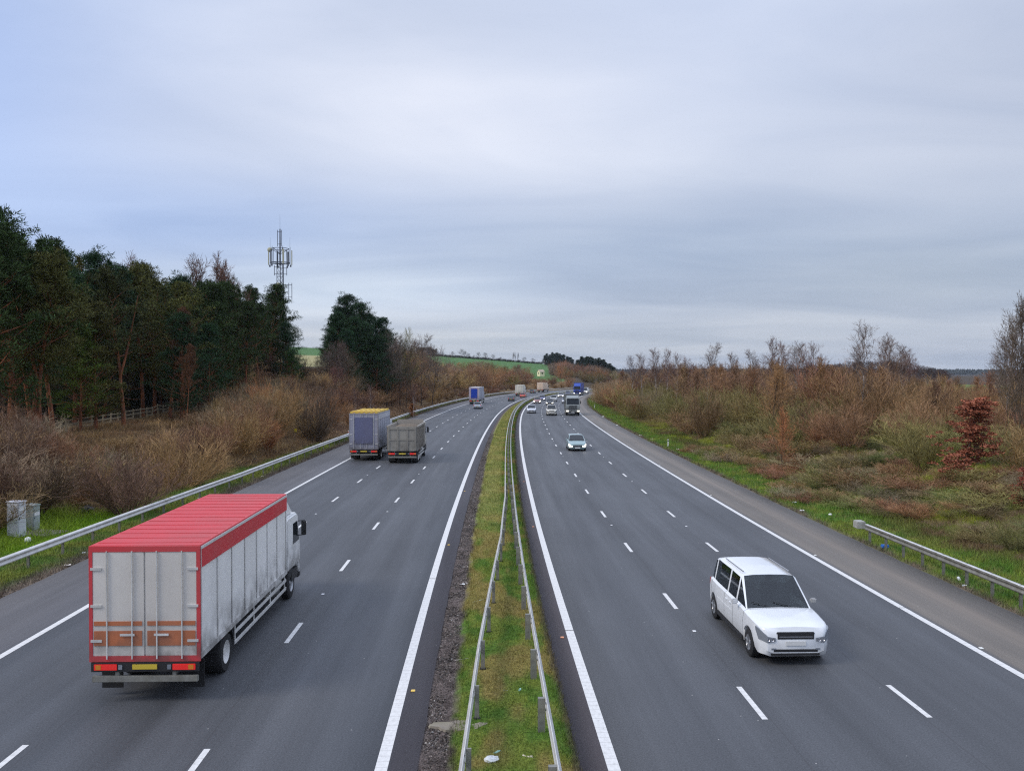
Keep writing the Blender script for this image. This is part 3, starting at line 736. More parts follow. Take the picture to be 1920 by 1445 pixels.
# leaning orange trunks at the wood edge
for x, Y, top, v in [(66, 67, 470, 3), (78, 69, 540, 1)]:
    pine_place(x, Y, top, v, OG, 'pine with bare orange trunk at the left end of the timber fence', 'orange trunked pines by the fence')
for k in range(48):   # brushwood under the first pines
    xp = -40+k*12.7+rr.uniform(-5, 5); Y = float(np.interp(xp, [-60, 150, 300, 560], [80, 100, 122, 152]))+rr.uniform(-1, 14); X = px(xp, Y)
    place(SH[rr.randrange(5)], 'brushwood_bush', X, Y, 'dark brushwood under the pines behind the timber fence', 'shrub', 'brushwood under the pines', rr.uniform(1, 1.5), rr.uniform(.8, 1.5), color=jit(rr.choice([(.10, .075, .05), (.07, .075, .035), (.13, .075, .055)])))
# light green young pine under the canopy
pine_place(150, 80, 600, 4, (.08, .125, .02), 'small yellow-green conifer under the tall pines behind the fence')
pine_place(445, 128, 625, 4, (.05, .10, .025), 'bright green low conifer at the right end of the wood')
# round clump of pines left of the road further on
for i, (x, Y, top, v) in enumerate([(618, 165, 612, 4), (636, 168, 582, 4), (655, 172, 548, 4), (672, 170, 562, 4), (690, 174, 584, 4), (706, 170, 592, 2), (718, 176, 612, 4), (645, 176, 572, 2), (665, 163, 590, 4), (690, 163, 600, 4), (628, 176, 590, 4), (705, 163, 625, 4), (655, 160, 615, 4)]):
    X = px(x, Y); g = hz1(X, Y); h = zp(top, Y)-g
    place(PIN[v], 'pine_tree', X, Y, 'tree of the rounded dark pine clump standing alone on the bank', 'tree', 'pines of the lone round clump', h/16*1.15, h/16, color=jit(BG, .15), z=g)
pine_place(548, 140, 655, 4, (.035, .075, .02), 'short bushy pine at the foot of the telecom mast')

# ---- shrubs and thickets, left bank
def scatter(n, s0, s1, a0, a1, sign, mind, rnd, p=1.0):
    pts = []; tries = 0
    while len(pts) < n and tries < n*60:
        tries += 1; s = s0+(s1-s0)*rnd.random()**p; a = a0(s)+(a1(s)-a0(s))*rnd.random()
        x, y = RP(s, sign*a); x = float(x); y = float(y)
        if all((x-u)**2+(y-v)**2 > (mind*(1+s/160))**2 for u, v, _ in pts): pts.append((x, y, s))
    return pts
BR1 = (.31, .19, .10); BR2 = (.28, .15, .085); BR3 = (.37, .235, .11); BR4 = (.30, .235, .145); OL = (.235, .20, .08); PU = (.20, .12, .085); RU = (.32, .155, .07)
rnd = random.Random(21)
lb_left = {BR1: 'leafless brown shrub in the thicket on the left bank', BR2: 'leafless reddish brown shrub in the thicket on the left bank', BR3: 'leafless ochre shrub in the thicket on the left bank', BR4: 'leafless grey-brown shrub in the thicket on the left bank', PU: 'leafless dark purplish shrub in the thicket on the left bank'}
for x, y, s in scatter(125, 33, 120, lambda s: float(toe_left(s))+1.6, lambda s: 41 if s < 60 else 36, -1, 1.5, rnd, 1.15):
    c = rnd.choice([BR1, BR2, BR3, BR4, PU, BR1])
    xx = 960+x/y*1640
    h = rnd.uniform(.6, 1.0)*(1.0 if s < 60 else 1.15)
    if 395 < xx < 640 and y > 75: h *= 1.25; c = rnd.choice([BR3, BR1, RU, BR4])
    cap = (zp(float(np.interp(xx, [-80, 60, 95, 130, 370, 400, 500, 640], [745, 775, 822, 832, 802, 738, 712, 725])), y)-hz1(x, y))/3.0
    if cap < .18: continue
    h = min(h, cap)
    place(SH[rnd.randrange(5)], 'leafless_shrub', x, y, lb_left.get(c, 'rusty leafless shrub in the thicket on the left bank'), 'shrub', 'shrubs of the left bank thicket', rnd.uniform(.85, 1.2), h, color=jit(c), dz=-.05)
for xp, Y, h, c, lb in [(238, 47, 1.15, PU, 'large dark purplish shrub right behind the left safety barrier'), (345, 58, 1.25, BR3, 'large rounded ochre shrub behind the left safety barrier'), (590, 96, 1.9, (.12, .085, .06), 'tall dark rounded shrub close to the left safety barrier'), (450, 80, 1.3, BR2, 'broad reddish shrub mid way along the left bank'),
                        (520, 92, 1.9, BR3, 'tall ochre shrub on the bank left of the dark rounded shrub')]:
    place(SH[3 if h > 1.2 else 1], 'leafless_shrub', px(xp, Y), Y, lb, 'shrub', None, 1.25, h, color=c)
# wooded cutting beyond, along the left hand side
lab_cut = 'bare brown tree on the wooded cutting left of the curving motorway'
for x, y, s in scatter(150, 118, 330, lambda s: 27 if s < 230 else 23, lambda s: 52, -1, 2.9, rnd, 1.0):
    xx = 960+x/y*1640
    if 545 < xx < 605: continue
    c = rnd.choice([BR1, BR2, PU, BR4, OL, BR3, (.19, .10, .075)])
    h = rnd.uniform(.42, .72)*(1 if s < 200 else .95)
    if xx > 770: h = min(h, max((zp(float(np.interp(xx, [770, 810, 840, 1010], [655, 674, 680, 690])), y)-hz1(x, y))/9, .25))
    place(BT[rnd.randrange(3)] if rnd.random() < .6 else SAP[rnd.randrange(3)], 'bare_tree', x, y, lab_cut, 'tree', 'bare trees on the left cutting', h*1.25, h, color=jit(c))
for x, y, s in scatter(125, 120, 430, lambda s: 24.5 if s < 190 else 21.2, lambda s: 31 if s < 200 else 28, -1, 1.9, rnd, 1.1):
    c = rnd.choice([BR1, BR2, BR3, PU]); place(SH[rnd.randrange(5)], 'leafless_shrub', x, y, 'low leafless shrub at the foot of the wooded left cutting', 'shrub', 'shrubs at the foot of the left cutting', rnd.uniform(1, 1.6), rnd.uniform(.6, 1.1), color=jit(c))
# tall thicket that closes the cutting woods, then the far wood round the bend
for x, y, s in scatter(150, 128, 330, lambda s: 27.5 if s < 230 else 24, lambda s: 46, -1, 2.7, rnd, 1.0):
    xx = 960+x/y*1640
    if 535 < xx < 612: continue
    top = float(np.interp(xx, [600, 690, 720, 780, 810, 840, 1010, 1060], [695, 690, 640, 652, 678, 684, 690, 708]))+rnd.uniform(0, 12)
    h = (zp(top, y)-hz1(x, y))/3.0
    if h < .5: continue
    c = rnd.choice([BR1, BR2, PU, BR4, BR3]); place(SH[rnd.randrange(5)], 'tall_thicket', x, y, 'tall leafless thicket within the wooded cutting left of the bend', 'thicket', 'thickets of the left cutting', min(h, 2.6)*rnd.uniform(.9, 1.2), min(h, 3.2)*rnd.uniform(.8, 1), color=jit(c, .25))
for k in range(300):
    xp = 800+370*rnd.random(); Y = rnd.uniform(335, 600); X = px(xp, Y); s_, d_ = INV([X], [Y])
    if abs(float(d_[0])) < 24 or (float(d_[0]) > 0 and Y < 520): continue
    top = float(np.interp(xp, [780, 830, 900, 940, 990, 998, 1030, 1040, 1070, 1150], [676, 680, 682, 685, 690, 708, 708, 690, 688, 696]))+rnd.uniform(0, 14)
    h = zp(top, Y)-hz1(X, Y)
    if h < 1.5: continue
    c = rnd.choice([BR1, BR2, PU, OL, BR4, RU]); h = min(h, 11)
    if rnd.random() < .35: place(BT[rnd.randrange(3)], 'bare_tree', X, Y, 'bare tree in the far wood on the outside of the motorway bend', 'tree', 'bare trees of the far wood', h/9*1.4, h/9, color=jit(c, .25))
    else: place(SH[rnd.randrange(5)], 'tall_thicket', X, Y, 'leafless thicket in the far wood on the outside of the motorway bend', 'thicket', 'thickets of the far wood', max(h/3, 1.8), h/3*.85, color=jit(c, .25))
for xp, Y, top, lb in [(762, 180, 640, 'yellow-green leafed tree on the left cutting beside the lone pine clump')]:
    X = px(xp, Y); g = hz1(X, Y); place(BT[0], 'bare_tree', X, Y, lb, 'tree', None, .8, (zp(top, Y)-g)/9, color=(.22, .20, .06))
for xp, Y, top in [(735, 172, 640), (750, 178, 648), (725, 166, 652), (775, 185, 655), (630, 150, 660), (642, 148, 655), (612, 152, 668), (652, 150, 668), (600, 146, 680), (790, 195, 650), (810, 205, 662)]:
    X = px(xp, Y); g = hz1(X, Y); h = (zp(top, Y)-g)/9
    place(BT[rnd.randrange(3)], 'bare_tree', X, Y, 'tall bare grey-brown tree around the lone pine clump', 'tree', 'bare trees around the pine clump', max(h*1.05, .4), max(h, .3), color=jit((.17, .13, .10)))
for xp, Y, s in [(668, 122, .55), (696, 128, .62), (775, 150, .6)]:
    place(BIR[rnd.randrange(3)], 'birch_tree', px(xp, Y), Y, 'slim white stemmed birch low on the left cutting', 'tree', 'young birches on the left cutting', s, s, color=(.14, .08, .065))
for xp, Y, h, c in [(700, 130, .5, (.27, .09, .05)), (708, 128, .42, (.24, .09, .05)), (772, 152, .5, (.35, .15, .06))]:
    place(BEE[rnd.randrange(2)], 'copper_shrub', px(xp, Y), Y, 'small shrub keeping rusty red leaves on the left cutting', 'shrub', 'rusty leaved shrubs on the left cutting', h*1.2, h, color=c)

# ---- right hand scrub
RO = (.30, .185, .10); RB = (.26, .155, .095)
def edge_r(s): return 20.8+1.0*math.sin(s*.21)+(2.0 if s < 50 else 0)
for x, y, s in scatter(205, 36, 190, lambda s: edge_r(s)+1.0, lambda s: 46+s*.12, 1, 1.75, rnd, 1.05):
    s_, d_ = INV([x], [y]); dp = float(d_[0])-edge_r(s); xx = 960+x/y*1640
    if xx > 1990: continue
    near = dp < 5
    c = rnd.choice([OL, BR4, BR2, BR1] if dp < 8 else [BR1, RO, RB, BR2, OL, BR3])
    h = rnd.uniform(.34, .62) if near and s < 95 else rnd.uniform(.75, 1.25)
    if s > 95: h = rnd.uniform(1.0, 1.7)
    if y < 60: h = min(h, max((zp(800, y)-hz1(x, y))/3.0, .22))
    if abs(xx-1806) < 80 and y < 54: h = min(h, .3)
    h = min(h, max((zp(float(np.interp(xx, [1090, 1130, 1200, 1400, 1700, 1760, 1860, 1990], [735, 712, 700, 706, 735, 742, 740, 730])), y)-hz1(x, y))/3.0, .3))
    if rnd.random() < .35: c = OL
    nm = {OL: 'olive green', BR4: 'grey-brown', BR1: 'brown', RO: 'orange-brown', RB: 'reddish', BR2: 'red-brown', BR3: 'ochre'}[c]
    place(SH[rnd.randrange(5)], 'scrub_bush', x, y, 'leafless %s shrub in the scrub on the right bank' % nm, 'shrub', 'shrubs of the right bank scrub', rnd.uniform(.95, 1.35)*(1 if s < 90 else 1.25), h, color=jit(c))
for x, y, s in scatter(80, 186, 430, lambda s: 20.3 if s < 260 else 19.0, lambda s: 36, 1, 1.7, rnd, 1.0):
    c = rnd.choice([BR1, BR2, OL, BR4, RO]); place(SH[rnd.randrange(5)], 'scrub_thicket', x, y, 'dense bare thicket crowding the inside of the far bend on the right', 'thicket', 'thickets inside the bend', rnd.uniform(1.3, 1.9), rnd.uniform(1.0, 1.75), color=jit(c))
for x, y, s in scatter(150, 26, 85, lambda s: edge_r(s)-2.0, lambda s: edge_r(s)+8, 1, .8, rnd, 1.0):
    c = rnd.choice([OL, BR4, BR1, (.16, .17, .06), BR2]); place(SH[rnd.choice([1, 3, 4])], 'bramble_clump', x, y, 'low tangled bramble and dead stems on the rough right bank', 'bramble', 'brambles on the right bank', rnd.uniform(.35, .75), rnd.uniform(.14, .3), color=jit(c, .25))
for x, y, s in scatter(95, 80, 250, lambda s: edge_r(s)+12, lambda s: 60+s*.12, 1, 3.0, rnd, 1.0):
    xx = 960+x/y*1640
    if xx > 1960: continue
    top = float(np.interp(xx, [1090, 1130, 1200, 1400, 1600, 1700, 1760, 1860, 1990], [728, 708, 694, 694, 700, 712, 722, 722, 712]))+rnd.uniform(-3, 12)
    h = (zp(top, y)-hz1(x, y))/3.0
    if h < .7: continue
    c = rnd.choice([RO, RB, BR1, BR2, BR3, RO]); place(SH[rnd.randrange(5)], 'russet_thicket', x, y, 'tall russet thicket at the back of the right hand scrub', 'thicket', 'thickets at the back of the right scrub', min(h, 2.6)*1.05, min(h, 2.9), color=jit(c))
for x, y, s in scatter(115, 62, 300, lambda s: edge_r(s)+(11 if s < 90 else 5), lambda s: 62+s*.1, 1, 2.6, rnd, 1.0):
    xx = 960+x/y*1640
    c = rnd.choice([RO, RB, BR1, BR2, PU, (.28, .16, .075)])
    top = float(np.interp(xx, [1090, 1160, 1300, 1500, 1700, 1800, 1950], [728, 704, 698, 700, 710, 722, 712]))+rnd.uniform(-12, 14)
    g = hz1(x, y); h = min(max(zp(top, y)-g, 3.0), 8.8)
    place(SAP[rnd.randrange(3)], 'young_tree', x, y, 'slender bare russet sapling in the plantation behind the right bank', 'tree', 'saplings of the right hand plantation', h/6*1.15, h/6, color=jit(c), z=g)
for xp, Y, top in [(1188, 190, 676), (1232, 160, 664), (1250, 165, 668), (1323, 120, 658), (1300, 140, 680), (1378, 130, 672), (1422, 118, 668), (1450, 112, 652), (1474, 108, 655), (1490, 105, 655), (1508, 112, 668), (1523, 118, 660), (1548, 110, 678), (1590, 100, 690), (1660, 92, 650), (1668, 96, 655), (1694, 98, 658), (1700, 104, 668), (1725, 105, 680), (1885, 75, 640), (1205, 175, 672), (1268, 150, 676)]:
    X = px(xp, Y); g = hz1(X, Y); h = zp(top, Y)-g
    place(BIR[rnd.randrange(3)], 'birch_tree', X, Y, 'thin bare birch standing above the scrub on the right', 'tree', 'birches above the right scrub', h/9*.9, h/9, color=jit((.16, .10, .085)), z=g)
X = px(1615, 82); g = hz1(X, 82); place(BIR[1], 'birch_tree', X, 82, 'tall white trunked birch leaning, tallest above the middle of the right scrub', 'tree', None, .95, (zp(632, 82)-g)/9, color=(.17, .12, .10), rz=2.2)
for xp, Y, top, lb in [(1912, 62, 590, 'tall bare conical larch at the right edge of the view'), (1890, 66, 636, 'bare grey tree just left of the conical larch'), (1935, 64, 615, 'bare tree just right of the conical larch')]:
    X = px(xp, Y); g = hz1(X, Y); h = zp(top, Y)-g
    place(BT[0] if 'grey' in lb else SAP[1], 'bare_tree', X, Y, lb, 'tree', None, h/6*.75 if 'grey' not in lb else h/9*.6, h/6 if 'grey' not in lb else h/9, color=(.15, .115, .09))
X = px(1806, 51); place(BEE[0], 'beech_tree', X, 51, 'young beech covered in coppery red dead leaves on the right bank', 'tree', None, 1.3, 1.0, color=(.34, .125, .075))
place(BEE[1], 'beech_tree', px(1925, 43), 43, 'low beech with coppery leaves at the right edge above the barrier', 'tree', None, .62, .42, color=(.27, .085, .055))
place(SAP[0], 'young_tree', px(1465, 66), 66, 'orange leaved sapling in the middle of the right scrub', 'tree', None, .8, .72, color=(.42, .19, .09))
for xp, Y in [(1452, 82), (1462, 88)]:
    place(SAP[2], 'young_tree', px(xp, Y), Y, 'golden orange bare sapling rising behind the orange leaved one', 'tree', 'golden saplings', 1.1, 1.05, color=(.36, .21, .10))

# ---- rough undergrowth between the shrubs (stuff)
def under(name, label, n, s0, s1, a0, a1, sign, h, seed, p, mul, thin=.014):
    r = np.random.default_rng(seed)
    S = s0+(r.random(n)**p)*(s1-s0); D = sign*(a0+r.random(n)*(a1-a0))
    X, Y = RP(S, D); Z = HZ(X, Y, (S, D)); c = ground_col(X, Y, (S, D))
    c = c*(.6+.9*r.random(n))[:, None]*np.array(mul)
    H = h*(.3+r.random(n))*(.35+1.1*fbm(X*.5, Y*.5, 3)); sc2 = 1+S/70
    return blades(name, label, X, Y, Z-.02, H, thin*sc2, c, seed+1, 1.4)
under('undergrowth', 'dead brown grass and bramble filling the left bank', 190000, 26, 190, 20.5, 40, -1, .55, 51, 1.5, (1.25, 1.15, 1.1))
under('undergrowth', 'olive and brown rough growth covering the right bank', 230000, 24, 190, 19.6, 40, 1, .34, 61, 1.5, (1.1, 1.2, .95))

# ---- skyline woods and hedges
rk = random.Random(77)
for i in range(14):      # first small conifer clump on the ridge
    Y = 930+rk.uniform(-12, 12); X = px(783+i*2.7, Y); place(PIN[4], 'pine_tree', X, Y, 'tiny dark conifer in the hilltop clump above the green field', 'tree', 'conifers of the small hilltop clump', .75, .5*rk.uniform(.8, 1.1), color=(.02, .04, .035))
def crowns(n, x0, x1, Y, prof, label, group, colr, dy=14):
    for i in range(n):
        xp = x0+(x1-x0)*(i+.5)/n+rk.uniform(-1, 1); y = Y+rk.uniform(-dy, dy); X = px(xp, y); g = hz1(X, y)
        top = float(np.interp(xp, *prof))+rk.choice([-1.5, 0, 1, 3, 6]); h = max(zp(top, y)-g, 5)
        place(PIN[4], 'pine_tree', X, y, label, 'tree', group, .85, h/16, color=jit(colr, .15), z=g)
crowns(34, 1021, 1074, 820, ([1020, 1028, 1040, 1055, 1070, 1078], [668, 661, 661, 665, 671, 676]), 'dark tree in the left one of two woods on the far ridge', 'far ridge wood, left', (.022, .04, .028))
crowns(38, 1082, 1152, 640, ([1080, 1090, 1105, 1125, 1145, 1154], [674, 668, 669, 671, 682, 692]), 'dark tree in the right one of two woods on the far ridge', 'far ridge wood, right', (.024, .042, .026))
for xp, h in [(812, .6), (850, .6), (866, .9), (872, .7), (880, .5), (888, .4), (896, .7), (911, .75), (925, .6), (745, .8), (938, .4), (830, .5), (983, .6), (1000, .55)]:
    Y = 900; place(BT[rk.randrange(3)], 'bare_tree', px(xp, Y), Y, 'tiny bare hedgerow tree on the skyline of the green hill', 'tree', 'skyline hedgerow trees', h*1.5, h, color=(.08, .07, .06))
for xp in (962, 966, 971):
    place(SAP[0], 'poplar_tree', px(xp, 900), 900, 'one of three thin poplars in a row on the skyline', 'tree', 'three skyline poplars', .8, 1.5, color=(.12, .10, .09))
for i in range(46):
    xp = 780+i*5.2; Y = 905; 
    place(SH[i % 5], 'hedge_shrub', px(xp, Y), Y, 'low shrub in the hedge along the top of the green hill', 'shrub', 'hedge on the green hill', 2.2, rk.uniform(.5, .9), color=(.07, .065, .045))
for i in range(110):      # wooded slope right of the house, russet crowns
    xp = 1030+rk.random()*150; Y = rk.uniform(560, 760); X = px(xp, Y)
    top = float(np.interp(xp, [1030, 1045, 1075, 1110, 1160, 1180], [683, 678, 680, 684, 694, 700]))+rk.uniform(0, 12); h = zp(top, Y)-hz1(X, Y)
    if h < 3: continue
    place(SH[rk.randrange(5)], 'tall_thicket', X, Y, 'russet bare growth on the far wooded slope under the ridge', 'thicket', 'far russet wooded slope', min(h, 12)/3, min(h, 12)/3, color=jit(rk.choice([(.32, .16, .10), (.26, .18, .13), (.22, .15, .11)])))
for i in range(70):      # wood edge right of centre, beyond the field
    xp = 1480+rk.random()*300; Y = rk.uniform(560, 640); X = px(xp, Y); g = hz1(X, Y)
    top = float(np.interp(xp, [1480, 1560, 1600, 1650, 1700, 1740, 1780], [695, 688, 684, 683, 685, 693, 700])); h = max(zp(top, Y)-g, 4)/9
    place(BT[rk.randrange(3)], 'bare_tree', X, Y, 'dark bare tree of the wood behind the field on the right', 'tree', 'wood behind the right field', 1.7, h, color=jit((.075, .05, .045)), z=g)
# very distant wooded ridge on the right horizon: one mass
def ridge_mesh():
    r = np.random.default_rng(9); n = 26000
    X = 300+r.random(n)*4200; Y = 2900+r.random(n)*500-.1*X; top = 9+9*fbm(X*.002, X*0+3, 3)
    Z = -1+(top+3)*r.random(n)**.5
    c = np.array([.05, .055, .05])*(.7+.6*r.random(n))[:, None]
    return blades('distant_wood', 'distant blue-grey wooded ridge along the right horizon', X, Y, Z-2, 7+5*r.random(n), 10+8*r.random(n), c, 10, .2)
ridge_mesh()
# ------------------------------------------------------------------ safety barriers
def sweep(name, prof, dfun, s0, s1, ds, m, parent):
    """prof: (sideways, up) outline, carried along the road at offset dfun(s)"""
    s = np.arange(s0, s1+ds*.5, ds); D = dfun(s); k = len(prof)
    V = np.stack([np.stack([*RP(s, D+u), np.full(len(s), z)], 1) for u, z in prof], 1).reshape(-1, 3)
    i = (np.arange(len(s)-1)[:, None]*k+np.arange(k)[None]).ravel(); j = (np.arange(len(s)-1)[:, None]*k+((np.arange(k)+1) % k)[None]).ravel()
    me = fast_mesh(name, V, np.stack([i, j, j+k, i+k], 1), [m]); return link(name, me, parent)
def wprof(sg, top=.76, h=.31, t=.012):
    z = [0, .03, .07, .115, .155, .195, .24, .28, .31]; u = [0, .0, .055, .055, .0, .055, .055, 0, 0]
    z = [0, .02, .075, .12, .155, .19, .235, .29, .31]
    o = [(sg*(a+.012), top-h+b) for a, b in zip(u, z)]; i = [(sg*(a-.004), top-h+b) for a, b in zip(u, z)][::-1]
    return o+i
def obox(top=.74, h=.26, w=.20):
    return [(-w/2, top-h), (-w/2, top), (w/2, top), (w/2, top-.07), (w/2-.035, top-.085), (w/2-.035, top-h+.085), (w/2, top-h+.07), (w/2, top-h)]
def post_mesh(w=.10, dp=.06, h=.74, round_=False):
    m = MB()
    m.box(-w/2, w/2, -dp/2, -dp/2+.008, -.1, h); m.box(-w/2, w/2, dp/2-.008, dp/2, -.1, h); m.box(-.004, .004, -dp/2+.008, dp/2-.008, -.1, h)
    if not round_: m.box(-w/2, w/2, -dp/2, dp/2, h-.006, h+.002)
    return m
_pm = post_mesh().build('post', M['galv_dark']); P_MESH = _pm.data; bpy.data.objects.remove(_pm)
_pm = post_mesh(.15, .10, .74).build('post', M['galv_dark']); PW_MESH = _pm.data; bpy.data.objects.remove(_pm)
_pm = MB().tube((0, 0, -.05), (0, 0, .045), .085, .08, 14).build('post_socket', M['rubber']); SOCK = _pm.data; bpy.data.objects.remove(_pm)
def posts(parent, sl, dfun, me, sock=False, maxn=100):
    rest = MB(); 
    for i, s in enumerate(sl):
        x, y = RP(s, float(dfun(np.array([s]))[0]))
        if i < maxn:
            o = link('post', me, parent); o.location = (float(x), float(y), 0); o.rotation_euler = (0, 0, -RH(s)); 
            if sock: link('socket', SOCK, o)
        else: rest.box(float(x)-.05, float(x)+.05, float(y)-.03, float(y)+.03, -.1, .7)
    if rest.v: tag(rest.build('post_row', M['galv_dark'], parent), kind='stuff')
dl = lambda s: np.interp(s, [8, 15, 22, 29, 37, 49, 60, 640], [-.78, -.66, -.4, -.06, .33, .62, .66, .66])
dr = lambda s: np.interp(s, [8, 15, 29, 40, 50, 60, 640], [1.02, 1.0, 1.04, 1.06, 1.08, 1.08, 1.08])
b = empty('safety_barrier'); tag(b, 'steel barrier on the left side of the central reserve, converging with its twin', 'crash barrier', 'barriers of the central reserve')
sweep('rail', wprof(-1), dl, 9, 560, 1.0, M['galv'], b)
posts(b, [12.65+3.2*k for k in range(14)], lambda s: dl(s)+.065, P_MESH, True)
b = empty('safety_barrier'); tag(b, 'steel barrier on the right side of the central reserve, its posts facing the grass', 'crash barrier', 'barriers of the central reserve')
sweep('rail', wprof(1), dr, 9, 560, 1.0, M['galv'], b)
posts(b, [11.9+3.2*k for k in range(110)], lambda s: dr(s)-.09-.12*sstep(50, 60, s), PW_MESH)
dL = lambda s: np.interp(s, [0, 30, 45, 60, 93, 140, 640], [-18.3, -18.2, -17.9, -17.5, -17.35, -17.3, -17.3])
b = empty('safety_barrier'); tag(b, 'long grey box section barrier along the left verge', 'crash barrier')
sweep('rail', obox(), lambda s: dL(s), 18, 560, 1.0, M['galv'], b)
posts(b, [24+2.6*k for k in range(150)], lambda s: dL(s)-.02, P_MESH)
dR = lambda s: np.interp(s, [0, 28, 40, 60], [16.95, 16.95, 16.85, 16.6])
b = empty('safety_barrier'); tag(b, 'short grey barrier starting at a boxed end beside the right hard shoulder', 'crash barrier')
sweep('rail', [(-u, z) for u, z in obox(.725, .24, .12)], dR, 12, 39.6, .8, M['galv_dark'], b)
sweep('rail_cap', [(-.07, .727), (-.07, .742), (.07, .742), (.07, .727)], dR, 12, 39.6, .8, M['galv'], b)
posts(b, [38.9-1.6*k for k in range(16)], lambda s: dR(s)+.03, P_MESH)
x, y = RP(39.9, 16.83); e = MB().box(-.19, .19, -.28, .28, .44, .78).build('end_box', mat('dull_zinc', (.38, .38, .35), .7, noise=.15, dirt=.4), b, .03); e.location = (float(x), float(y), 0)

# ------------------------------------------------------------------ timber fence
b = empty('timber_fence'); tag(b, 'weathered post and rail timber fence in front of the pine wood', 'fence')
fp = []
for t in np.linspace(0, 1, 24):
    Y = 72+ t*56; xp = float(np.interp(Y, [72, 78, 86, 100, 112, 128], [40, 110, 190, 270, 320, 372])); X = px(xp, Y)
    yt = float(np.interp(xp, [40, 110, 160, 230, 320, 372], [800, 795, 785, 775, 770, 765])); fp.append((X, Y, zp(yt, Y)-1.2))
for k, (X, Y, z) in enumerate(fp):
    m = MB().box(-.07, .07, -.06, .06, -1.2, 1.25); o = m.build('post', M['wood'], b, .01); z = max(z, hz1(X, Y)-.05); fp[k] = (X, Y, z); o.location = (X, Y, z); o.rotation_euler = (random.uniform(-.03, .03), random.uniform(-.03, .03), .6)
for lv, h in ((0, 1.12), (1, .72), (2, .34)):
    for (a, c) in zip(fp[:-1], fp[1:]):
        if lv == 2 and random.random() < .35: continue
        m = MB(); n = Vector((c[0]-a[0], c[1]-a[1], c[2]-a[2])); L = n.length; m.box(-.02, .02, 0, L, -.05, .05)
        o = m.build('rail', M['wood'], b); o.location = (a[0]+.08, a[1], a[2]+h); o.rotation_euler = (math.asin(n.z/L), 0, -math.atan2(n.x, n.y))

# ------------------------------------------------------------------ roadside cabinets
def cabinet(name, label, x, y, w, dp, h, m, dome, stx):
    g = hz1(x, y); o = empty(name, (x, y, g-.02), R(-14)); tag(o, label, 'cabinet')
    MB().box(-w/2, w/2, -dp/2, dp/2, 0, h).build('body', m, o, .012)
    if dome:
        MB().prism([(-dp/2-.03, h+.003), (-dp/2-.03, h+.05), (-dp*.2, h+.10), (dp*.2, h+.10), (dp/2+.03, h+.05), (dp/2+.03, h+.003)], -w/2-.03, w/2+.03).build('lid', m, o, .01)
    else: MB().box(-w/2-.035, w/2+.035, -dp/2-.035, dp/2+.035, h+.003, h+.045).build('lid', m, o, .008)
    d = MB().box(w/2+.001, w/2+.014, -dp/2+.03, dp/2-.03, .08, h-.05).build('door', m, o, .004)
    MB().box(w/2+.016, w/2+.035, -dp/2+.06, -dp/2+.08, h*.5, h*.58).build('handle', M['plastic'], d)
    MB().box(w/2+.0155, w/2+.018, -dp/2+.06, dp/2-.04, h*stx, h*stx+.16).build('notice', M['sticker'], o)
    for k in range(3): pass
    return o
cabinet('roadside_cabinet', 'taller pale grey metal cabinet at the left edge behind the barrier', px(29, 40.6), 40.6, .62, .50, 1.60, M['cab_grey'], False, .76)
cabinet('roadside_cabinet', 'smaller green-grey cabinet with rounded lid on the slab', px(60, 42.2), 42.2, .42, .42, 1.22, M['cab_green'], True, .62)
x, y = px(68, 41.6), 41.6; g = hz1(x, y); o = MB().box(-.9, 1.2, -.75, .75, -.1, .05).build('concrete_slab', M['pad'], None, .02); o.location = (x, y, g); o.rotation_euler = (0, 0, R(-14)); tag(o, 'stained concrete slab under the two grey cabinets', 'slab')
x, y = px(205, 38.2), 38.2; g = hz1(x, y); o = MB().box(-.9, .9, -.35, .35, -.1, .05).build('concrete_slab', M['pad'], None, .02); o.location = (x+.2, y, g); o.rotation_euler = (0, 0, R(5)); tag(o, 'pale flat slab in the verge between left barrier and shoulder', 'slab')
# foundation patch in the central reserve
m = MB(); ring = [(1.0*math.cos(t)*(1+.12*math.sin(3*t))*.62, .28*math.sin(t)*(1+.1*math.cos(2*t))) for t in np.linspace(0, 2*PI, 26)[:-1]]
ring = [(a*random.uniform(.85, 1.12), b_*random.uniform(.8, 1.15)) for a, b_ in ring]
m.add([(a, b_, -.05) for a, b_ in ring]+[(a*.93, b_*.93, .03) for a, b_ in ring], [(i, (i+1) % 25, 25+(i+1) % 25, 25+i) for i in range(25)]+[tuple(range(25, 50))])
o = m.build('concrete_footing', M['pad']); x, y = RP(18.7, -.82); o.location = (float(x), float(y), -.01); tag(o, 'stained concrete footing under the near left post of the reserve', 'footing')

# ------------------------------------------------------------------ marker posts
def marker(s, d, label, h=.95, top='red_paint', group=None, z=None):
    x, y = RP(s, d); x = float(x); y = float(y); g = hz1(x, y)
    o = empty('marker_post', (x, y, g), -RH(s)); tag(o, label, 'marker post', group)
    MB().box(-.06, .06, -.03, .03, -.1, h).build('post', M['white_paint'], o, .008)
    MB().box(-.062, .062, -.032, .032, h*.74, h*.86).build('reflector', M[top], o)
marker(90, 17.3, 'nearest white marker post on the right grass strip', .85, 'black')
marker(190, 17.2, 'white marker post on the right strip beside the dark lorry', .95, 'black')
marker(262, 17.2, 'farthest white marker post on the right at the bend', 1.2, 'black')
for k, s in enumerate([102, 134, 166, 198, 230, 262, 294]):
    marker(s, -17.9, ['white and red marker post just behind the left barrier before the lorries', 'small white marker post lining the left barrier towards the bend'][k > 0], .95, 'red_paint', None if k == 0 else 'marker posts along the left barrier')
x, y = px(554, 97), 97; g = hz1(x, y); o = empty('hydrant_marker', (x, y, g), 0); tag(o, 'small yellow marker plate on a short post before the dark shrub', 'marker post')
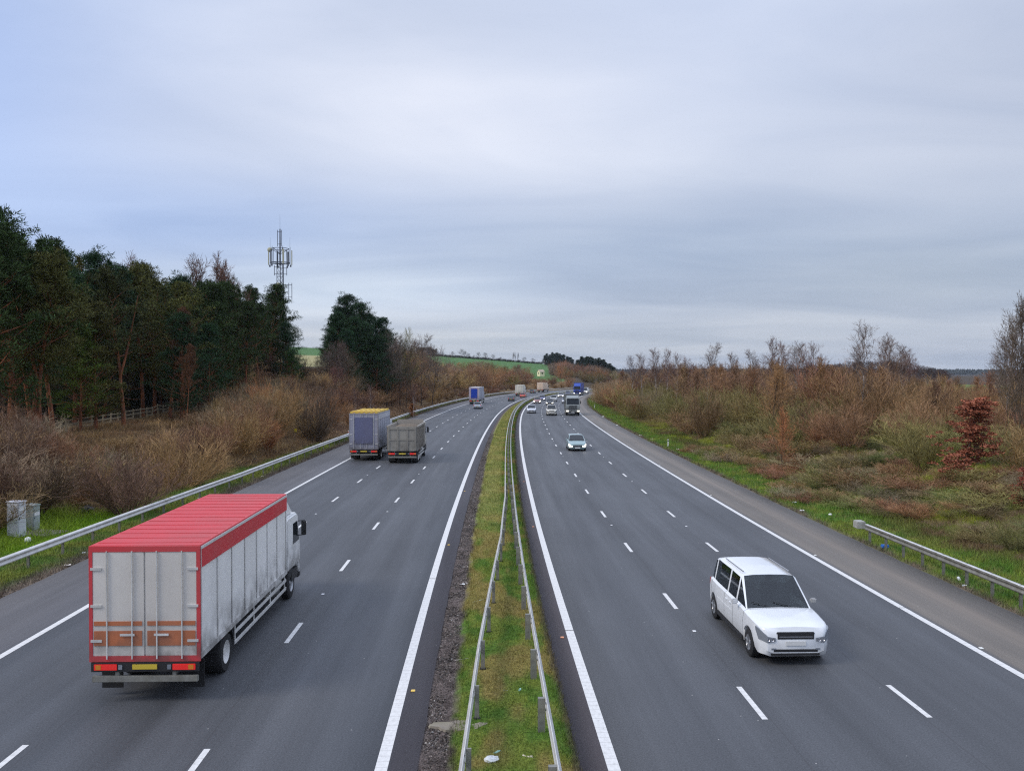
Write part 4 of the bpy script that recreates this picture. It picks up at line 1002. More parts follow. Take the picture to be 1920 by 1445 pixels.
MB().box(-.05, .05, -.04, .04, -.1, .75).build('post', M['concrete'], o); MB().box(-.16, .16, -.06, -.042, .45, .82).build('plate', mat('yellow_plate_paint', (.7, .6, .05), .5), o)

# ------------------------------------------------------------------ road studs
sm = MB().box(-.05, .05, -.06, .06, 0, .018).build('road_stud', M['stud'], None, .006); STUD = sm.data; bpy.data.objects.remove(sm)
def studs(sl, d, colr, lb, gp):
    for s in sl:
        x, y = RP(s, d); o = link('road_stud', STUD); o.location = (float(x), float(y), .001); o.rotation_euler = (0, 0, -RH(s)); o.color = (*colr, 1); tag(o, lb, 'road stud', gp)
studs([25.4-9+18*k+9 for k in range(9)], 5.85, (.85, .85, .85), 'white stud between the dashes nearer the reserve, right carriageway', 'white studs, right carriageway inner lane line')
studs([16+9*k for k in range(1, 12, 2)], 9.5, (.85, .85, .85), 'white stud between the dashes nearer the shoulder, right carriageway', 'white studs, right carriageway outer lane line')
studs([30+17.8*k for k in range(8)], -5.85, (.85, .85, .85), 'white stud between the dashes nearer the reserve, left carriageway', 'white studs, left carriageway inner lane line')
studs([29.3+17.8*k for k in range(8)], -9.6, (.85, .85, .85), 'white stud between the dashes nearer the shoulder, left carriageway', 'white studs, left carriageway outer lane line')
studs([20.8, 38.5, 56], -1.98, (.8, .55, .12), 'amber stud beside the reserve line, left carriageway', 'amber studs, left carriageway')
studs([24.9, 43, 61], 1.93, (.8, .35, .18), 'orange stud beside the reserve line, right carriageway', 'orange studs, right carriageway')
studs([23.6, 36, 54, 72], 13.36, (.85, .85, .8), 'pale stud outside the right hard shoulder line', 'studs by the right shoulder line')

# ------------------------------------------------------------------ litter
def litter(x, y, kind, colr, label, rz=0., s=1., cat='litter', group=None, z=None):
    g = hz1(x, y)+.03 if z is None else z; r = random.Random(label+str(x)); m = MB(); cat2 = {'bottle': 'bottle', 'paper': 'paper', 'box': 'carton', 'bag': 'bag', 'stick': 'stick', 'ball': 'pot'}[kind]
    if kind == 'bottle':
        m.revolve([(-.11, .001), (-.11, .03), (.04, .033), (.08, .014), (.11, .013), (.11, .001)], 0, 0, .03, 12)
    elif kind == 'paper':
        n = 5; vs = [((i/4-.5)*.22+r.uniform(-.02, .02), (j/4-.5)*.16+r.uniform(-.02, .02), r.uniform(0, .06)) for i in range(n) for j in range(n)]
        m.add(vs+[(a, b_, c-.004) for a, b_, c in vs], [(i*n+j, (i+1)*n+j, (i+1)*n+j+1, i*n+j+1) for i in range(4) for j in range(4)]+[(25+i*n+j+1, 25+(i+1)*n+j+1, 25+(i+1)*n+j, 25+i*n+j) for i in range(4) for j in range(4)])
    elif kind == 'box': m.box(-.13, .13, -.09, .09, 0, .12)
    elif kind == 'bag':
        for k in range(1): 
            n = 7; vs = [(0.30*math.cos(a)*math.sin(b_)*r.uniform(.7, 1.1), .22*math.sin(a)*math.sin(b_)*r.uniform(.7, 1.1), .14+.14*math.cos(b_)*r.uniform(.6, 1.2)) for b_ in np.linspace(.15, PI-.15, n) for a in np.linspace(0, 2*PI, 11)[:-1]]
            m.add(vs, [(i*10+j, i*10+(j+1) % 10, (i+1)*10+(j+1) % 10, (i+1)*10+j) for i in range(n-1) for j in range(10)]+[tuple(range(10)), tuple(range((n-1)*10, n*10))[::-1]])
    elif kind == 'stick': m.tube((-.25, 0, .03), (.25, .03, .04), .012, .008, 6)
    elif kind == 'ball': m.revolve([(-.14, .001), (-.12, .09), (0, .15), (.1, .11), (.14, .001)], 0, 0, .13, 14)
    o = m.build({'bottle': 'plastic_bottle', 'paper': 'paper_scrap', 'box': 'small_carton', 'bag': 'plastic_bag', 'stick': 'stick', 'ball': 'white_pot'}[kind], M['litter'], None, .01 if kind == 'box' else 0)
    o.location = (x, y, g); o.rotation_euler = (0, 0, rz); o.scale = (s, s, s); o.color = (*colr, 1); tag(o, label, cat2, group)
def lp(xp, yp): Y = 12382/(yp-700); return px(xp, Y), Y
W_ = (.82, .82, .80)
for xp, yp, kd, cl, lb, s in [
    (50, 1016, 'ball', W_, 'white round pot beside the slab of the grey cabinets', 1.), (163, 960, 'bag', (.03, .03, .035), 'black torn bag in the grass behind the left barrier', 1.5),
    (921, 1432, 'bag', W_, 'white crumpled bag on the reserve at the bottom edge of the view', .55), (952, 1296, 'paper', W_, 'white paper scrap near the middle of the reserve', .9),
    (975, 1296, 'bottle', (.35, .6, .5), 'pale green bottle beside the paper scrap on the reserve', 1.), (933, 1414, 'bottle', (.35, .6, .5), 'pale green bottle low on the reserve near its left barrier', 1.),
    (988, 1424, 'paper', (.75, .66, .55), 'beige paper scrap on the brown grass of the reserve', 1.), (868, 1096, 'paper', W_, 'white scrap on the gravel strip of the reserve', .9), (876, 1094, 'stick', (.8, .8, .78), 'white strip standing in the gravel of the reserve', .6),
    (866, 1238, 'stick', (.6, .55, .5), 'pale stick on the near gravel strip', .8), (953, 1011, 'paper', W_, 'white scrap between the two reserve barriers', 1.), (950, 1080, 'paper', W_, 'small white scrap by the left reserve barrier', .7), (897, 1128, 'stick', (.55, .7, .6), 'pale stick in the grass left of the reserve barrier', 1.),
    (770, 1291, 'paper', (.8, .62, .35), 'beige scrap next to the ribbed line of the left carriageway', .3),
    (1661, 1026, 'box', (.02, .16, .62), 'blue carton under the right barrier', 1.1), (1800, 1086, 'bottle', (.75, .8, .82), 'clear bottle in the grass in front of the right barrier', 1.6), (1810, 1098, 'paper', (.72, .78, .82), 'pale scrap below the clear bottle', .9),
    (1630, 916, 'bottle', (.7, .68, .12), 'yellow bottle on the rough right bank', 1.6), (1642, 963, 'paper', (.6, .62, .1), 'yellow scrap above the end of the right barrier', .9), (1558, 966, 'bag', W_, 'white bag on the green strip left of the right barrier', .45),
    (1592, 936, 'paper', W_, 'white scrap on the bank above the white bag', 1.2), (1513, 912, 'bottle', (.45, .5, .6), 'bluish bottle on the right bank', 1.3), (1534, 911, 'paper', W_, 'white scrap right of the bluish bottle', 1.2), (1545, 917, 'stick', W_, 'white strip right of the bluish bottle', 1.),
    (1490, 905, 'paper', W_, 'white scrap left of the bluish bottle', .9), (1490, 930, 'paper', W_, 'upper of three white scraps on the green strip', 1.1), (1491, 942, 'paper', W_, 'middle of three white scraps on the green strip', 1.3), (1504, 957, 'paper', W_, 'lowest of three white scraps on the green strip', 1.1),
    (1435, 883, 'bag', (.7, .68, .62), 'long pale sheet tangled on the right bank', .6), (1377, 895, 'paper', W_, 'white scrap near the shoulder edge before the long sheet', .9), (1271, 842, 'paper', W_, 'white scrap right after the nearest marker post', 1.3),
    (1200, 816, 'paper', (.8, .8, .7), 'pale scrap on the far right grass strip', 1.6), (1222, 823, 'paper', W_, 'white scrap just left of the nearest marker post', 1.4), (1131, 781, 'paper', W_, 'white scrap on the grass strip beside the dark lorry', 2.), (1157, 797, 'paper', W_, 'white scrap on the far grass strip past the dark lorry', 1.8),
    (371, 901, 'paper', W_, 'white scrap under the left barrier by a post', 1.1), (372, 934, 'paper', W_, 'white scrap behind the left barrier', 1.), (491, 893, 'paper', (.8, .75, .6), 'beige scrap at the foot of the left barrier', 1.1), (155, 1036, 'paper', W_, 'tiny white scrap in the near left grass', .6), (124, 1060, 'paper', (.6, .55, .5), 'stone coloured scrap by the left shoulder edge', 1.)]:
    x, y = lp(xp, yp); litter(x, y, kd, cl, lb, random.uniform(0, 3), s)

# ------------------------------------------------------------------ telecom mast
def mast():
    Y = 156.; f = 1640/Y; X = px(526, Y); g = hz1(X, Y); top = zp(430, Y)-g; k = 1/f
    o = empty('telecom_mast', (X, Y, g)); tag(o, 'steel lattice telecom mast with a ring of antennas above the pines', 'mast')
    zh0 = zp(495, Y)-g; zh1 = zp(467, Y)-g
    def wd(z): return .75-.0*z
    legs = [(.62*math.cos(a), .62*math.sin(a)) for a in (R(-20), R(100), R(220))]
    for i, (a, b_) in enumerate(legs): MB().tube((a, b_, -1), (a, b_, zh0), .12 if i == 0 else .06, n=8).build('leg', M['mast'], o)
    m = MB(); n = 26
    for kx in range(n):
        z0 = zh0*kx/n; z1 = zh0*(kx+1)/n
        for i in range(3):
            a, b_ = legs[i], legs[(i+1) % 3]; m.tube((*a, z0), (*b_, z1), .028, n=4); m.tube((*a, z1), (*b_, z1), .024, n=4)
    m.build('bracing', M['mast'], o)
    MB().tube((0, 0, zh0-.3), (0, 0, top), .15, .10, 10).build('pole', M['mast'], o)
    MB().tube((0, 0, top), (0, 0, top+2.6), .02, .01, 5).build('whip_aerial', M['mast'], o)
    m = MB()
    for z, r_ in ((zh0+.15, 1.75), (zh1, 1.6)):
        ps = [(r_*math.cos(t), r_*math.sin(t), z) for t in np.linspace(0, 2*PI, 13)]
        for a, b_ in zip(ps[:-1], ps[1:]): m.tube(a, b_, .07 if z < zh1 else .05, n=6)
        for t in (0, 2, 4, 6, 8, 10): m.tube((0, 0, z-.1 if z < zh1 else z-1.), ps[t], .045, n=5)
    for t in np.linspace(0, 2*PI, 7)[:-1]: m.tube((1.65*math.cos(t), 1.65*math.sin(t), zh0), (1.6*math.cos(t), 1.6*math.sin(t), zh1), .045, n=5)
    m.build('head_frame', M['mast'], o)
    for i, a in enumerate((5, 62, 118, 178, 235, 300)):
        t = R(a); c_, s_ = 2.05*math.cos(t), 2.05*math.sin(t)
        q = MB().box(-.13, .13, -.07, .07, -.1, 2.5).build('panel_antenna', M['antenna'] if i in (0, 3, 5) else M['mast'], o, .02); q.location = (c_, s_, zh0-.1); q.rotation_euler = (0, 0, t+PI/2)
        MB().tube((c_*.86, s_*.86, zh0-.5), (c_*.86, s_*.86, zh1+.3), .04, n=5).build('antenna_pole', M['mast'], o)
        MB().box(c_*.9-.12, c_*.9+.12, s_*.9-.1, s_*.9+.1, zh0-.55, zh0-.2).build('radio_unit', M['mast'], o)
    def dish(x, y, z, r_, ry):
        mm = MB(); prof = [(.28, .001), (.27, r_*.5), (.2, r_*.92), (.06, r_), (0, r_), (-.02, r_*.9), (-.16, .12), (-.16, .001)]
        mm.revolve(prof, 0, 0, 0, 22); q = mm.build('dish', M['antenna'], o, smooth=True); q.location = (x, y, z); q.rotation_euler = (0, 0, ry)
    dish(-1.5, -1.2, zh1-.35, .42, R(-80)); dish(-.15, -.75, zp(535, Y)-g, .4, R(-70))
    for (xx, z0, z1) in ((-.42, zp(463, Y)-g, zp(432, Y)-g), (.30, zp(463, Y)-g, zp(432, Y)-g), (-1.0, zp(517, Y)-g, zp(498, Y)-g), (1.2, zp(517, Y)-g, zp(500, Y)-g), (1.55, zp(562, Y)-g, zp(531, Y)-g), (2.1, zp(562, Y)-g, zp(531, Y)-g)):
        mm = MB(); mm.tube((xx, -.1, z0), (xx, -.1, z1), .06, n=6); 
        for zz in (z0+.3*(z1-z0)*.5, z1-.3): mm.tube((0, -.05, zz), (xx, -.1, zz), .045, n=5)
        mm.build('dipole_aerial', M['mast'], o)
    for xx in (-1.75, 1.75): MB().tube((xx, 0, zh1), (xx, 0, zh1+2.0), .02, .012, 4).build('whip_aerial', M['mast'], o)
mast()

# ------------------------------------------------------------------ far house and track
Y = 560; X = px(1014, Y); g = zp(706, Y); g = g; o = empty('house', (X, Y, g), R(25)); tag(o, 'small pale yellow house on the far hillside above the bend', 'house')
MB().prism([(-2.1, 0), (-2.1, 3.0), (0, 4.4), (2.1, 3.0), (2.1, 0)], -1.6, 1.6).build('wall', M['house'], o)
MB().prism([(-2.35, 2.85), (-2.35, 3.0), (0, 4.62), (2.35, 3.0), (2.35, 2.85), (0, 4.42)], -1.75, 1.75).build('roof', M['tile'], o)
MB().box(-.5, .4, -2.13, -2.08, 1.7, 2.6).build('window', M['glass'], o); MB().box(-1.63, -1.58, -.6, .4, 1.7, 2.7).build('window', M['glass'], o)
Y = 600
for nm, a, b_ in (('wall', (1068, 716), (1115, 712)),):
    m = MB(); p0 = (px(a[0], Y), Y, zp(a[1], Y)); p1 = (px(b_[0], Y), Y+15, zp(b_[1], Y)); m.tube(p0, p1, .55, n=6)
    tag(m.build('stone_wall', M['concrete']), 'pale low wall crossing the hillside above the far bend', 'wall')
# ------------------------------------------------------------------ vehicles
def vroot(name, label, cat, group, s, d, toward):
    x, y = RP(s, d); o = empty(name, (float(x), float(y), .002), -RH(s)+(PI if toward else 0)); return tag(o, label, cat, group)
def paint_parts(o, c):
    for ch in o.children_recursive: ch.color = (*c, 1)
def wheel(parent, x, y, r, w, dual=False, rimc='rim'):
    sg = 1 if x > 0 else -1
    t = MB().revolve([(-w/2, r*.58), (-w/2, r*.9), (-w*.38, r), (w*.38, r), (w/2, r*.9), (w/2, r*.58)], 0, 0, 0, 26).build('wheel', M['rubber'], parent, smooth=True); t.location = (x, y, r)
    m = MB(); e = sg*w/2
    m.revolve([(e*.98, r*.6), (e*1.0, r*.56), (e*.7, r*.5), (e*.55, r*.2), (e*.8, r*.14), (e*.8, .001)], 0, 0, 0, 22)
    rm = m.build('rim', M[rimc], t, smooth=True)
    MB().revolve([(-e*.6, r*.6), (-e*.6, .001)], 0, 0, 0, 16).build('hub', M['plastic'], t)
    q = MB()
    for k in range(5):
        a = 2*PI*k/5+.3; ca, sa = math.cos(a), math.sin(a); q.tube((e*.72, .15*r*ca, .15*r*sa), (e*.95, .56*r*ca, .56*r*sa), r*.075, r*.1, 6)
    if r < .4: q.build('spokes', M['rim'], t)

def car(label, s, d, toward, paint, L=4.4, W=1.80, H=1.48, kind='hatch', lights=True, group=None, cat='car', name='car', interior=False):
    o = vroot(name, label, cat, group, s+L/2, d, toward)
    hw = W/2; wr = .33*H/1.48 if H < 1.6 else .36; wyf = L/2-.88 if kind != 'van' else L/2-.95; wyr = -L/2+.82
    prof = {  # (t, belt z/H), roof control (t, z fraction)
        'hatch': ([(0, .56), (.02, .62), (.08, .665), (.6, .655), (.70, .64), (.76, .62), (.93, .535), (.985, .47), (1, .38)], [(.03, 0), (.13, .93), (.2, .985), (.38, 1), (.56, .95), (.74, 0)]),
        'saloon': ([(0, .5), (.02, .60), (.06, .66), (.16, .68), (.6, .64), (.70, .625), (.93, .52), (.985, .46), (1, .37)], [(.13, 0), (.27, .9), (.34, .985), (.44, 1), (.56, .95), (.71, 0)]),
        'suv': ([(0, .5), (.015, .60), (.05, .63), (.6, .62), (.70, .615), (.76, .60), (.93, .56), (.985, .52), (1, .42)], [(.015, 0), (.08, .9), (.14, .985), (.38, 1), (.58, .97), (.74, 0)]),
        'van': ([(0, .45), (.01, .55), (.04, .57), (.6, .565), (.78, .55), (.84, .535), (.95, .47), (.99, .42), (1, .33)], [(.0, 0), (.03, .95), (.08, .99), (.4, 1), (.66, .985), (.70, .95), (.85, 0)])}[kind]
    bt, rf = prof; bx_ = [p[0] for p in bt]; bz = [p[1]*H for p in bt]; rx = [p[0] for p in rf]; rz = [p[1] for p in rf]
    belt = lambda t: float(np.interp(t, bx_, bz))
    def roof(t):
        if t <= rx[0] or t >= rx[-1]: return belt(t)
        b = belt(t); return b+(H-b)*float(np.interp(t, rx, rz))
    wid = lambda t: hw*float(np.interp(t, [0, .015, .06, .2, .8, .92, .97, 1], [.80, .90, .965, 1, 1, .965, .9, .74]))
    ts = set([0, .008, .02, .05, .08, .12, .9, .94, .965, .985, .995, 1])
    for c in (wyr, wyf):
        tc = c/L+.5
        for k in range(-6, 7): ts.add(round(tc+k/6*(wr+.06)/L, 4))
    for t in np.linspace(.1, .9, 17): ts.add(round(float(t), 4))
    for t in rx: ts.add(t)
    gr0, gr1 = rx[0], rx[-1]; pil = []   # pillars on the side glass
    pil = [rx[1]+.02, (rx[1]+rx[-1])/2-.02, rx[-2]-.02] if kind != 'van' else [.30, .52]
    for p in pil: ts.add(round(p, 4)); ts.add(round(p+.022, 4))
    ts = sorted(t for t in ts if 0 <= t <= 1); ts = [t for i, t in enumerate(ts) if i == 0 or t-ts[i-1] > .0015]
    cl = .19*H/1.48
    rings = []; gr_in = (rx[0]+.05, rx[-1]-.03) if interior else (2, 3)
    for t in ts:
        y = (t-.5)*L; b = belt(t); w = wid(t); zb = cl+ (.10 if t < .01 or t > .99 else 0)
        arch = 0
        for c in (wyr, wyf):
            q = (wr+.06)**2-(y-c)**2
            if q > 0: arch = max(arch, wr+math.sqrt(q))
        zl = max(zb, arch)
        zz = [zb if arch == 0 else zl, zb if arch == 0 else zl, max(zb+.05, zl+.004), max(b*.50, zl+.02), max(b*.78, zl+.04), b-.045, b, b+.018, b+.03]
        xx = [0, .80*w, .965*w, 1.0*w, 1.005*w, .975*w, .90*w, .5*w, 0]
        if gr_in[0] < t < gr_in[1]: zz[7] = zz[8] = b-.42; xx[7] = w*.80
        half = list(zip(xx, zz)); ring = half + [(-x, z) for x, z in half[-2:0:-1]]
        rings.append([(x, y, z) for x, z in ring])
    m = MB(); n = len(rings[0]); vs = [p for r_ in rings for p in r_]
    fs = [(i*n+j, i*n+(j+1) % n, (i+1)*n+(j+1) % n, (i+1)*n+j) for i in range(len(rings)-1) for j in range(n)]
    fs += [tuple(range(n))[::-1], tuple(range((len(rings)-1)*n, len(rings)*n))]
    m.add(vs, fs)
    # greenhouse
    G = {'body': m, 'side_window': MB(), 'windscreen': MB(), 'rear_window': MB()}
    gts = [t for t in ts if gr0 <= t <= gr1]
    def gring(t):
        y = (t-.5)*L; b = belt(t); r_ = roof(t); f = (r_-b)/(H-b); w = wid(t)
        return [(.90*w, y, b-.01), ((.90-.13*f)*w, y, b+(r_-b)*.90), ((.86-.16*f)*w, y, r_-.012*f), ((.45)*w, y, r_+.018*f), (0, y, r_+.026*f)]
    for a, b_ in zip(gts[:-1], gts[1:]):
        ra, rb = gring(a), gring(b_); mid = (a+b_)/2
        is_p = any(p-.001 <= mid <= p+.023 for p in pil)
        fr = mid > rx[-2]; rr_ = mid < rx[1]
        for sg in (1, -1):
            A = [(x*sg, y, z) for x, y, z in ra]; B = [(x*sg, y, z) for x, y, z in rb]
            side = 'body' if is_p or (kind == 'van' and mid < .50) or mid > rx[-1]-.02 or mid < rx[0]+.02 else 'side_window'
            G[side].add([A[0], B[0], B[1], A[1]], [(0, 1, 2, 3)])
            G['body'].add([A[1], B[1], B[2], A[2]], [(0, 1, 2, 3)])
            for k in (2, 3): G['windscreen' if fr else ('rear_window' if rr_ and kind != 'van' else 'body')].add([A[k], B[k], B[k+1], A[k+1]], [(0, 1, 2, 3)])
    body = m.build('body', M['paint'], o, smooth=True)
    gp = MB()   # shut lines of the doors and bonnet
    for p in (pil if kind != 'van' else [.5]) + [rx[-1]+.012]:
        r1 = rings[min(range(len(ts)), key=lambda i: abs(ts[i]-p))]
        for sg in (1, -1):
            pts = [(sg*(abs(q[0])+.003), q[1], q[2]) for q in r1[3:7]]; pts.insert(0, (pts[0][0], pts[0][1], max(pts[0][2]-.2, .3)))
            for A, B in zip(pts[:-1], pts[1:]): gp.add([A, B, (B[0], B[1]+.011, B[2]), (A[0], A[1]+.011, A[2])], [(0, 1, 2, 3)])
    for (ta, tb) in (([rx[-1]+.012]*2, None),):
        r1 = rings[min(range(len(ts)), key=lambda i: abs(ts[i]-rx[-1]-.012))]; pts = [(q[0], q[1], q[2]+.003) for q in r1 if q[2] >= r1[6][2]-.001]; pts.sort()
        for A, B in zip(pts[:-1], pts[1:]): gp.add([A, B, (B[0], B[1]+.012, B[2]), (A[0], A[1]+.012, A[2])], [(0, 1, 2, 3)])
    gp.build('shut_line', M['plastic'], body)
    for k in ('side_window', 'windscreen', 'rear_window'):
        if G[k].v: G[k].build(k, M['glass'] if not interior else M['screen' if k == 'windscreen' else 'privacy'], o, smooth=True)
    if interior:
        bz_ = belt(.5)
        MB().box(-hw*.83, hw*.83, (gr_in[0]+.01-.5)*L, (gr_in[1]-.01-.5)*L, bz_-.43, bz_-.36).build('cabin_floor', M['seat'], o)
        MB().box(-hw*.80, hw*.80, (rx[-1]-.045-.5)*L-.42, (rx[-1]-.03-.5)*L, bz_-.36, bz_-.05).build('dashboard', M['seat'], o, .05)
        for yy in (.06*L, -.14*L):
            for sx in (-.42, .42):
                st = MB(); st.box(sx-.24, sx+.24, yy-.12, yy+.04, bz_-.36, bz_+.22); st.box(sx-.12, sx+.12, yy-.12, yy-.02, bz_+.24, bz_+.42); st.box(sx-.25, sx+.25, yy-.05, yy+.45, bz_-.36, bz_-.22); st.build('seat', M['seat'], o, .04)
        sw = MB(); ps = [(.42+.18*math.cos(a), .06*L+.62+.05*math.sin(a), bz_+.0+.17*math.sin(a)) for a in np.linspace(0, 2*PI, 15)]
        for A, B in zip(ps[:-1], ps[1:]): sw.tube(A, B, .016, n=5)
        sw.build('steering_wheel', M['plastic'], o)
        MB().box(-.12, .12, (rx[-2]-.5)*L+.15, (rx[-2]-.5)*L+.18, H-.22, H-.14).build('rear_view_mirror', M['plastic'], o, .01)
    for x in (hw-.12, -hw+.12):
        for y in (wyf, wyr): wheel(o, x, y, wr, .21)
    # inner dark floor so that no light passes under the arches
    MB().box(-hw*.72, hw*.72, -L/2+.25, L/2-.3, cl-.02, cl+.28).build('underbody', M['plastic'], o)
    zf = belt(.97); yf = L/2
    for sg in (1, -1):
        b1, b2, b3 = belt(1), belt(.965), belt(.92); e_ = .02; h_ = MB()
        outl = [(.54, yf+e_, b1-.13, b1-.05), (.745, yf+e_, b1-.17, b1-.015), (wid(.965)/hw+.022, (.965-.5)*L, b1-.12, b2-.055), (wid(.935)/hw+.016, (.935-.5)*L, b2-.12, b3-.085)]
        vs_ = [(sg*hw*x_, y_, z0_) for x_, y_, z0_, z1_ in outl]+[(sg*hw*x_, y_, z1_) for x_, y_, z0_, z1_ in outl]; vs_ += [(x_*.93, y_-.05, z_) for x_, y_, z_ in vs_]
        h_.add(vs_, [(k, k+1, k+5, k+4) for k in range(3)]+[(0, 4, 12, 8), (3, 7, 15, 11)]+[(k, k+1, k+9, k+8) for k in range(3)]+[(k+4, k+5, k+13, k+12) for k in range(3)])
        hl_ = h_.build('headlight', M['head_on' if lights and toward else 'head_off'], o)
        if interior:
            for xx_, rr_ in ((.62, .042), (.72, .036)): MB().revolve([(0, .001), (0, rr_*.7), (.012, rr_), (.0, rr_*1.08)], 0, 0, 0, 16).build('lamp_reflector', M['chrome'], hl_, smooth=True)
            for ch, xx_ in zip(hl_.children, (.62, .72)): ch.location = (sg*hw*xx_, yf+.022, b1-.09); ch.rotation_euler = (0, 0, PI/2)
        zt = belt(.02); r_ = MB().box(sg*hw*.70, sg*hw*.895, -L/2-.004, -L/2+.12, zt-.26, zt-.03).build('tail_light', M['tail_on' if lights and not toward else 'tail_off'], o, .02)
        mr = MB().box(sg*(hw+.02), sg*(hw+.20), 0, .10, 0, .14).build('door_mirror', M['paint'], o, .03); mr.location = (0, (rx[-1]-.5)*L-.42, belt(rx[-1]-.08)+.02)
        hd = MB()
        for tt in ((pil[1]+.03, pil[-1]-.06) if kind != 'van' else (.56,)): hd.box(sg*(hw*1.0), sg*(hw*1.0+.03), (tt-.5)*L, (tt-.5)*L+.16, belt(tt)*.84, belt(tt)*.84+.035)
        hd.build('door_handle', M['paint'], o)
    gz = zf-.30
    MB().box(-hw*.50, hw*.50, yf-.12, yf+.006, gz-.01, gz+.19).build('grille', M['plastic'], o, .02)
    MB().box(-hw*.60, hw*.60, yf-.2, yf+.004, cl+.11, cl+.22).build('air_intake', M['plastic'], o, .02)
    MB().box(-.26, .26, yf+.008, yf+.022, gz-.15, gz-.04).build('number_plate', M['plate_w'], o)
    MB().box(-.26, .26, -L/2-.02, -L/2-.004, belt(.02)*.52, belt(.02)*.52+.11).build('number_plate', M['plate_y'], o)
    MB().box(-hw*.8, hw*.8, -L/2-.012, -L/2+.2, cl+.02, cl+.17).build('rear_bumper', M['plastic'], o, .02)
    MB().box(-hw*.44, hw*.44, yf+.007, yf+.016, gz+.06, gz+.085).build('grille_bar', M['chrome'], o)
    for sg in (1, -1): MB().box(sg*hw*.50, sg*hw*.66, yf-.05, yf+.012, cl+.17, cl+.25).build('fog_lamp', M['head_off'], o, .02)
    if kind in ('suv', 'van'):
        MB().box(-hw*.64, hw*.64, yf-.12, yf-.004, cl+.03, cl+.085).build('front_skid_trim', M['plastic'], o, .01)
        for sg in (1, -1):
            if kind == 'suv': MB().tube((sg*hw*.66, (-.30)*L, H+.035), (sg*hw*.66, .04*L, H+.045), .018, n=6).build('roof_rail', M['chrome'], o)
        MB().box(-hw*1.012, hw*1.012, wyr+wr+.12, wyf-wr-.12, cl+.02, cl+.16).build('sill_trim', M['plastic'], o, .02)
    wz = belt(rx[-1]); wy = (rx[-1]-.5)*L
    wp = MB()
    for xx in (-.35, .25): wp.tube((xx, wy-.02, wz+.05), (xx+.45, wy-.12, wz+.15), .01, n=4)
    wp.build('wiper', M['plastic'], o)
    paint_parts(o, paint); return o

def cabin(o, y1, ln, w, z0, zt, colr, lights, toward, deflector=0., tall=False, sleeper=False):
    """flat fronted lorry cab whose nose is at y1"""
    hw = w/2; y0 = y1-ln; zw = z0+(zt-z0)*.42
    prof = [(y0, z0), (y0, zt-.08), (y0+.1, zt), (y1-.55, zt), (y1-.40, zt-.07), (y1-.06, zw), (y1, zw-.25), (y1, z0+.05), (y1-.06, z0-.38), (y1-.25, z0-.45), (y1-.35, z0)]
    c = MB().prism(prof, -hw, hw).build('cab', M['panel'], o, .05, segs=3); c.color = (*colr, 1)
    # glass lies on the sloping front
    n = Vector((0, (zt-.07-zw), .34)).normalized()
    def fr(x, t, off): 
        y = (y1-.06)*(1-t)+(y1-.40)*t; z = zw*(1-t)+(zt-.07)*t; return (x, y+n.y*off, z+n.z*off)
    m = MB(); A = [fr(-hw*.90, .06, .004), fr(hw*.90, .06, .004), fr(hw*.86, .80, .004), fr(-hw*.86, .80, .004)]; B = [fr(-hw*.90, .06, .016), fr(hw*.90, .06, .016), fr(hw*.86, .80, .016), fr(-hw*.86, .80, .016)]
    m.add(A+B, [(0, 1, 2, 3), (4, 5, 6, 7), (0, 1, 5, 4), (1, 2, 6, 5), (2, 3, 7, 6), (3, 0, 4, 7)]).build('windscreen', M['glass'], c)
    v = MB().box(-hw*.84, hw*.84, y1-.44, y1-.18, zt-.28, zt-.16).build('sun_visor', M['glass'], c, .03)
    for sg in (1, -1):
        MB().add([(sg*(hw+.006), y1-.22, zw+.05), (sg*(hw+.006), y1-.48, zt-.30), (sg*(hw+.006), y1-1.15, zt-.30), (sg*(hw+.006), y1-1.15, zw+.05),
                  (sg*(hw-.01), y1-.22, zw+.05), (sg*(hw-.01), y1-.48, zt-.30), (sg*(hw-.01), y1-1.15, zt-.30), (sg*(hw-.01), y1-1.15, zw+.05)], [(0, 1, 2, 3), (0, 1, 5, 4), (1, 2, 6, 5), (2, 3, 7, 6), (3, 0, 4, 7)]).build('side_window', M['glass'], c)
        mm = MB(); mm.box(sg*(hw+.08), sg*(hw+.24), y1-.22, y1-.12, zw+.2, zw+.68); mm.tube((sg*(hw-.02), y1-.3, zw+.70), (sg*(hw+.2), y1-.17, zw+.70), .02, n=5); mm.tube((sg*(hw-.02), y1-.3, zw+.2), (sg*(hw+.2), y1-.17, zw+.2), .02, n=5)
        mm.build('door_mirror', M['plastic'], c, .01)
        h = MB().box(sg*hw*.62, sg*hw*.96, y1-.05, y1+.018, z0-.28, z0-.08).build('headlight', M['head_on' if lights and toward else 'head_off'], c, .02)
        st = MB().box(sg*(hw-.10), sg*(hw+.01), y0+.55, y1-.5, z0-.40, z0-.06).build('step', M['plastic'], c)
    gm = MB(); 
    for k in range(5): gm.box(-hw*.62, hw*.62, y1-.02, y1+.014, z0+.05+k*.16, z0+.15+k*.16)
    gm.build('grille', M['plastic'], c)
    MB().box(-hw*1.0, hw*1.0, y1-.30, y1+.008, z0-.52, z0-.31).build('bumper', M['plastic'], c, .03)
    MB().box(-.26, .26, y1+.010, y1+.022, z0-.47, z0-.36).build('number_plate', M['plate_w'], c)
    if deflector:
        d = MB().prism([(y0+.05, zt+.004), (y0+.05, zt+deflector), (y0+.35, zt+deflector), (y1-.75, zt+.10), (y1-.7, zt+.004)], -hw*.9, hw*.9).build('wind_deflector', M['panel'], c, .05, segs=3); d.color = (*colr, 1)
    return c

